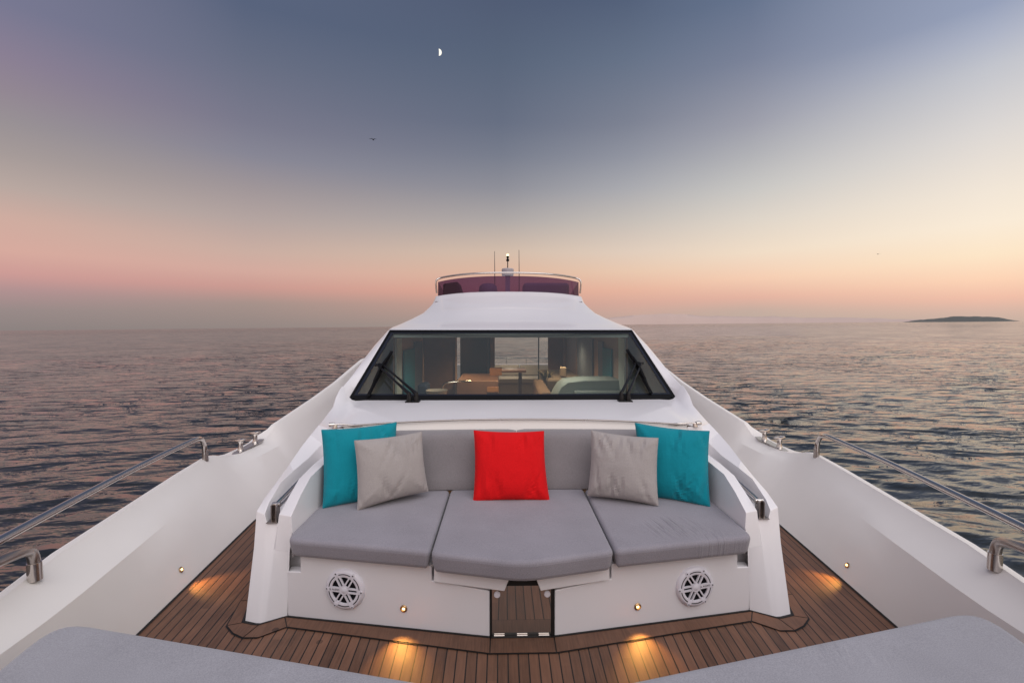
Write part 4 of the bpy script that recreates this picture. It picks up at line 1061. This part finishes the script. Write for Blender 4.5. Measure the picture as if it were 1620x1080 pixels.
# dashboard and covered helm seat
mb = MB(); mb.box((-1.55,5.05,.45),(1.55,5.75,.60)); part(mb,'dashboard',simple('dash_oak',(.36,.22,.13),.5,var=.1,vscale=5),bevel=.02)
def soft(name, lo, hi, mat, bev, label, cat, group=None):
    mb = MB(); mb.box(lo,hi); return mb.build(name,mat,None,bevel=bev,seg=5,label=label,cat=cat,group=group)
mb = MB()
prof = [(.50,.50),(.60,.70),(.66,.80),(.74,.86),(.95,.885),(1.62,.89)]
rows = [[(x,y,z) for x,z in prof] for y in (5.85,6.4)]; mb.grid([[(x,5.80,.4) for x,z in prof]]+rows+[[(x,6.45,.3) for x,z in prof]])
hs = mb.build('helm_console',palegr,None,smooth=40,label='pale green grey covered helm console behind the right half of the windshield',cat='console')
mb = MB(); mb.box((.80,5.62,.45),(1.62,5.80,.775)); mb.build('console_hood',palegr2,hs,bevel=.03,seg=4)
# aft cockpit: table, sofa, transom
tb = empty('cockpit_table',(.12,10.9,FZ),'small dark wooden table in front of the beige cockpit sofa','table')
def tp(mb,name,mat,**kw):
    o = mb.build(name,mat,tb,**kw); o.location = (-.12,-10.9,-FZ); return o
mb = MB(); mb.box((-.22,10.6,.50),(.44,11.2,.56)); tp(mb,'tabletop',wood,bevel=.01)
mb = MB(); mb.box((.27,10.86,FZ),(.35,10.94,.50)); tp(mb,'table_leg',wood,bevel=.005)
sf = empty('cockpit_sofa',(.2,12.9,FZ),'beige cockpit sofa seen through the saloon doorway','sofa')
def sp_(mb,name,mat,**kw):
    o = mb.build(name,mat,sf,**kw); o.location = (-.2,-12.9,-FZ); return o
mb = MB(); mb.box((-.5,12.5,FZ),(1.25,13.2,.02)); sp_(mb,'sofa_base',beige,bevel=.02)
mb = MB(); mb.box((-.5,12.4,.02),(1.25,13.1,.16)); sp_(mb,'seat',beige,bevel=.03)
for i in range(2):
    mb = MB(); mb.box((-.48+i*.87,13.1,.16),(.37+i*.87,13.3,.46)); sp_(mb,'backrest',beige,bevel=.03)
mb = MB()
for z in (.62,): mb.tube([(-1.6,13.7,z),(1.6,13.7,z)],.012,seg=8)
for x in (-1.2,-.6,0,.6,1.2): mb.tube([(x,13.7,.3),(x,13.7,.62)],.010,seg=8)
part(mb,'transom_rail',M['steel'],smooth=60)
mb = MB(); mb.box((-2.2,13.5,FZ),(2.2,13.9,.44)); part(mb,'transom_coaming',M['gel'],bevel=.02)
# low pieces along the aisle
st = soft('side_cabinet',(.18,7.3,FZ),(.34,7.9,.37),woodl,.01,'small warm wood cabinet with a lit candle near the doorway','cabinet')
mb = MB(); mb.lathe([(.0,0),(.022,0),(.024,.06),(.0,.06)],(.26,7.6,.372),(0,0,1),seg=12); mb.build('candle',M['lensflat'],None,smooth=50,label='small lit candle on the warm wood cabinet',cat='candle')
soft('white_box_seat',(.345,7.2,FZ),(.52,7.8,.40),beige,.02,'small cream box seat beside the candle cabinet','seat')
soft('aisle_seat',(.46,6.9,FZ),(.66,8.6,.58),simple('seat_brown',(.17,.11,.08),.8,var=.2,vscale=30),.05,'brown upholstered seat between doorway and covered console','seat')
soft('blue_chair',(-1.30,6.35,FZ),(-1.17,6.7,.78),simple('navy_fabric',(.01,.02,.045),.8,var=.2),.04,'dark blue chair back behind the left end of the windshield','chair')
mb = MB(); mb.lathe([(0,0),(.07,.0),(.13,.08),(.15,.16),(.145,.16),(.12,.09),(0,.02)],(-1.02,6.3,.55),(0,0,1),seg=24); mb.build('bowl',beige,None,smooth=50,label='round cream bowl beside the dark blue chair',cat='bowl')
mb = MB(); mb.box((-1.41,6.1,.40),(-.55,6.6,.55)); mb.build('side_counter',woodl,None,bevel=.01,label='low light wood counter under the cream bowl',cat='counter')
# armchairs and plant at the right
pl = empty('potted_plant',(.75,8.8,.30),'small leafy plant on the right side of the doorway','plant')
mb = MB()
for i in range(46):
    a = random.uniform(0,2*PI); L = random.uniform(.12,.36); h = random.uniform(.04,.30)
    p0 = Vector((0,0,.18)); p1 = p0+Vector((math.cos(a)*L,math.sin(a)*L*.6,h)); m1 = (p0+p1)/2+Vector((0,0,.05)); w = Vector((-math.sin(a),math.cos(a),0))*.016
    mb.add([p0,m1-w,p1,m1+w],[(0,1,2,3)])
mb.build('leaves',simple('leaf_green',(.10,.09,.05),.6,var=.3),pl,smooth=None,recalc=False)
mb = MB(); mb.lathe([(0,-.6),(.08,-.6),(.07,0),(.10,.15),(.11,.18),(.0,.17)],(0,0,0),(0,0,1),seg=20); mb.build('pot',beige,pl,smooth=50)
soft('cream_lamp',(1.0,8.7,.62),(1.12,8.82,.80),beige,.02,'small cream box shaped lamp beside the plant','lamp')
soft('side_sofa',(.72,8.4,FZ),(1.5,10.4,.60),simple('sofa_taupe',(.15,.12,.10),.85,var=.2,vscale=20),.06,'taupe saloon sofa along the right wall','sofa')
# flybridge furniture seen through the purple screen
fbk = simple('flybridge_vinyl',(.22,.20,.25),.6,var=.1); fbd = simple('flybridge_cover_dark',(.010,.010,.012),.7,var=.2)
mb = MB(); P = [(-1.19,2.0),(-1.19,2.36),(-.92,2.40),(-.80,2.0)]
mb.add([(x,8.3,z) for x,z in P]+[(x,8.9,z) for x,z in P],[(0,1,2,3),(7,6,5,4),(0,4,5,1),(1,5,6,2),(2,6,7,3),(3,7,4,0)]); mb.build('covered_console',fbd,None,bevel=.03,label='black covered console at the left behind the purple screen',cat='console')
mb = MB(); mb.lathe([(0,0),(.17,0),(.175,.25),(.16,.34),(.10,.385),(0,.40)],(-.38,8.6,2.0),(0,0,1),seg=28); mb.build('pilot_chair',fbk,None,smooth=50,label='rounded helm seat back behind the purple screen, left of the mast',cat='seat')
mb = MB(); mb.box((.28,8.5,2.0),(1.14,9.0,2.40)); mb.build('flybridge_sofa',fbk,None,bevel=.06,seg=4,label='long sofa back behind the purple screen, right of the mast',cat='sofa')

# added warm spots that light the saloon, unseen and without fittings
def point(loc, e, col=(1,.66,.38)):
    l = bpy.data.lights.new('saloon_glow','SPOT'); l.energy = e; l.color = col; l.shadow_soft_size = .12; l.spot_size = math.radians(150); l.spot_blend = .8
    o = bpy.data.objects.new('saloon_glow', l); o.location = loc; COL.objects.link(o)
point((-.3,7.0,1.40),42); point((.5,7.4,1.40),36); point((0,10.4,1.30),48); point((-1.0,7.9,1.40),44); point((1.0,8.6,1.40),50)
point((.1,12.4,1.2),40,(1,.8,.62)); point((-.7,6.1,1.42),20,(1,.88,.75)); point((.7,6.1,1.42),20,(1,.88,.75))

# ------------------------------------------------------------------ heel the boat (the horizon of the photo is tilted)
for o in list(COL.objects):
    if o.parent is None and o.name not in NOHEEL:
        mw = Matrix.LocRotScale(o.location, o.rotation_euler, o.scale)
        o.matrix_world = HR @ mw

S.view_settings.view_transform = 'Standard'; S.view_settings.look = 'None'; S.view_settings.exposure = 0
S.render.engine = 'CYCLES'
S.cycles.max_bounces = 8; S.cycles.transparent_max_bounces = 12; S.cycles.caustics_reflective = False; S.cycles.caustics_refractive = False
try: S.cycles.use_denoising = True
except Exception: pass
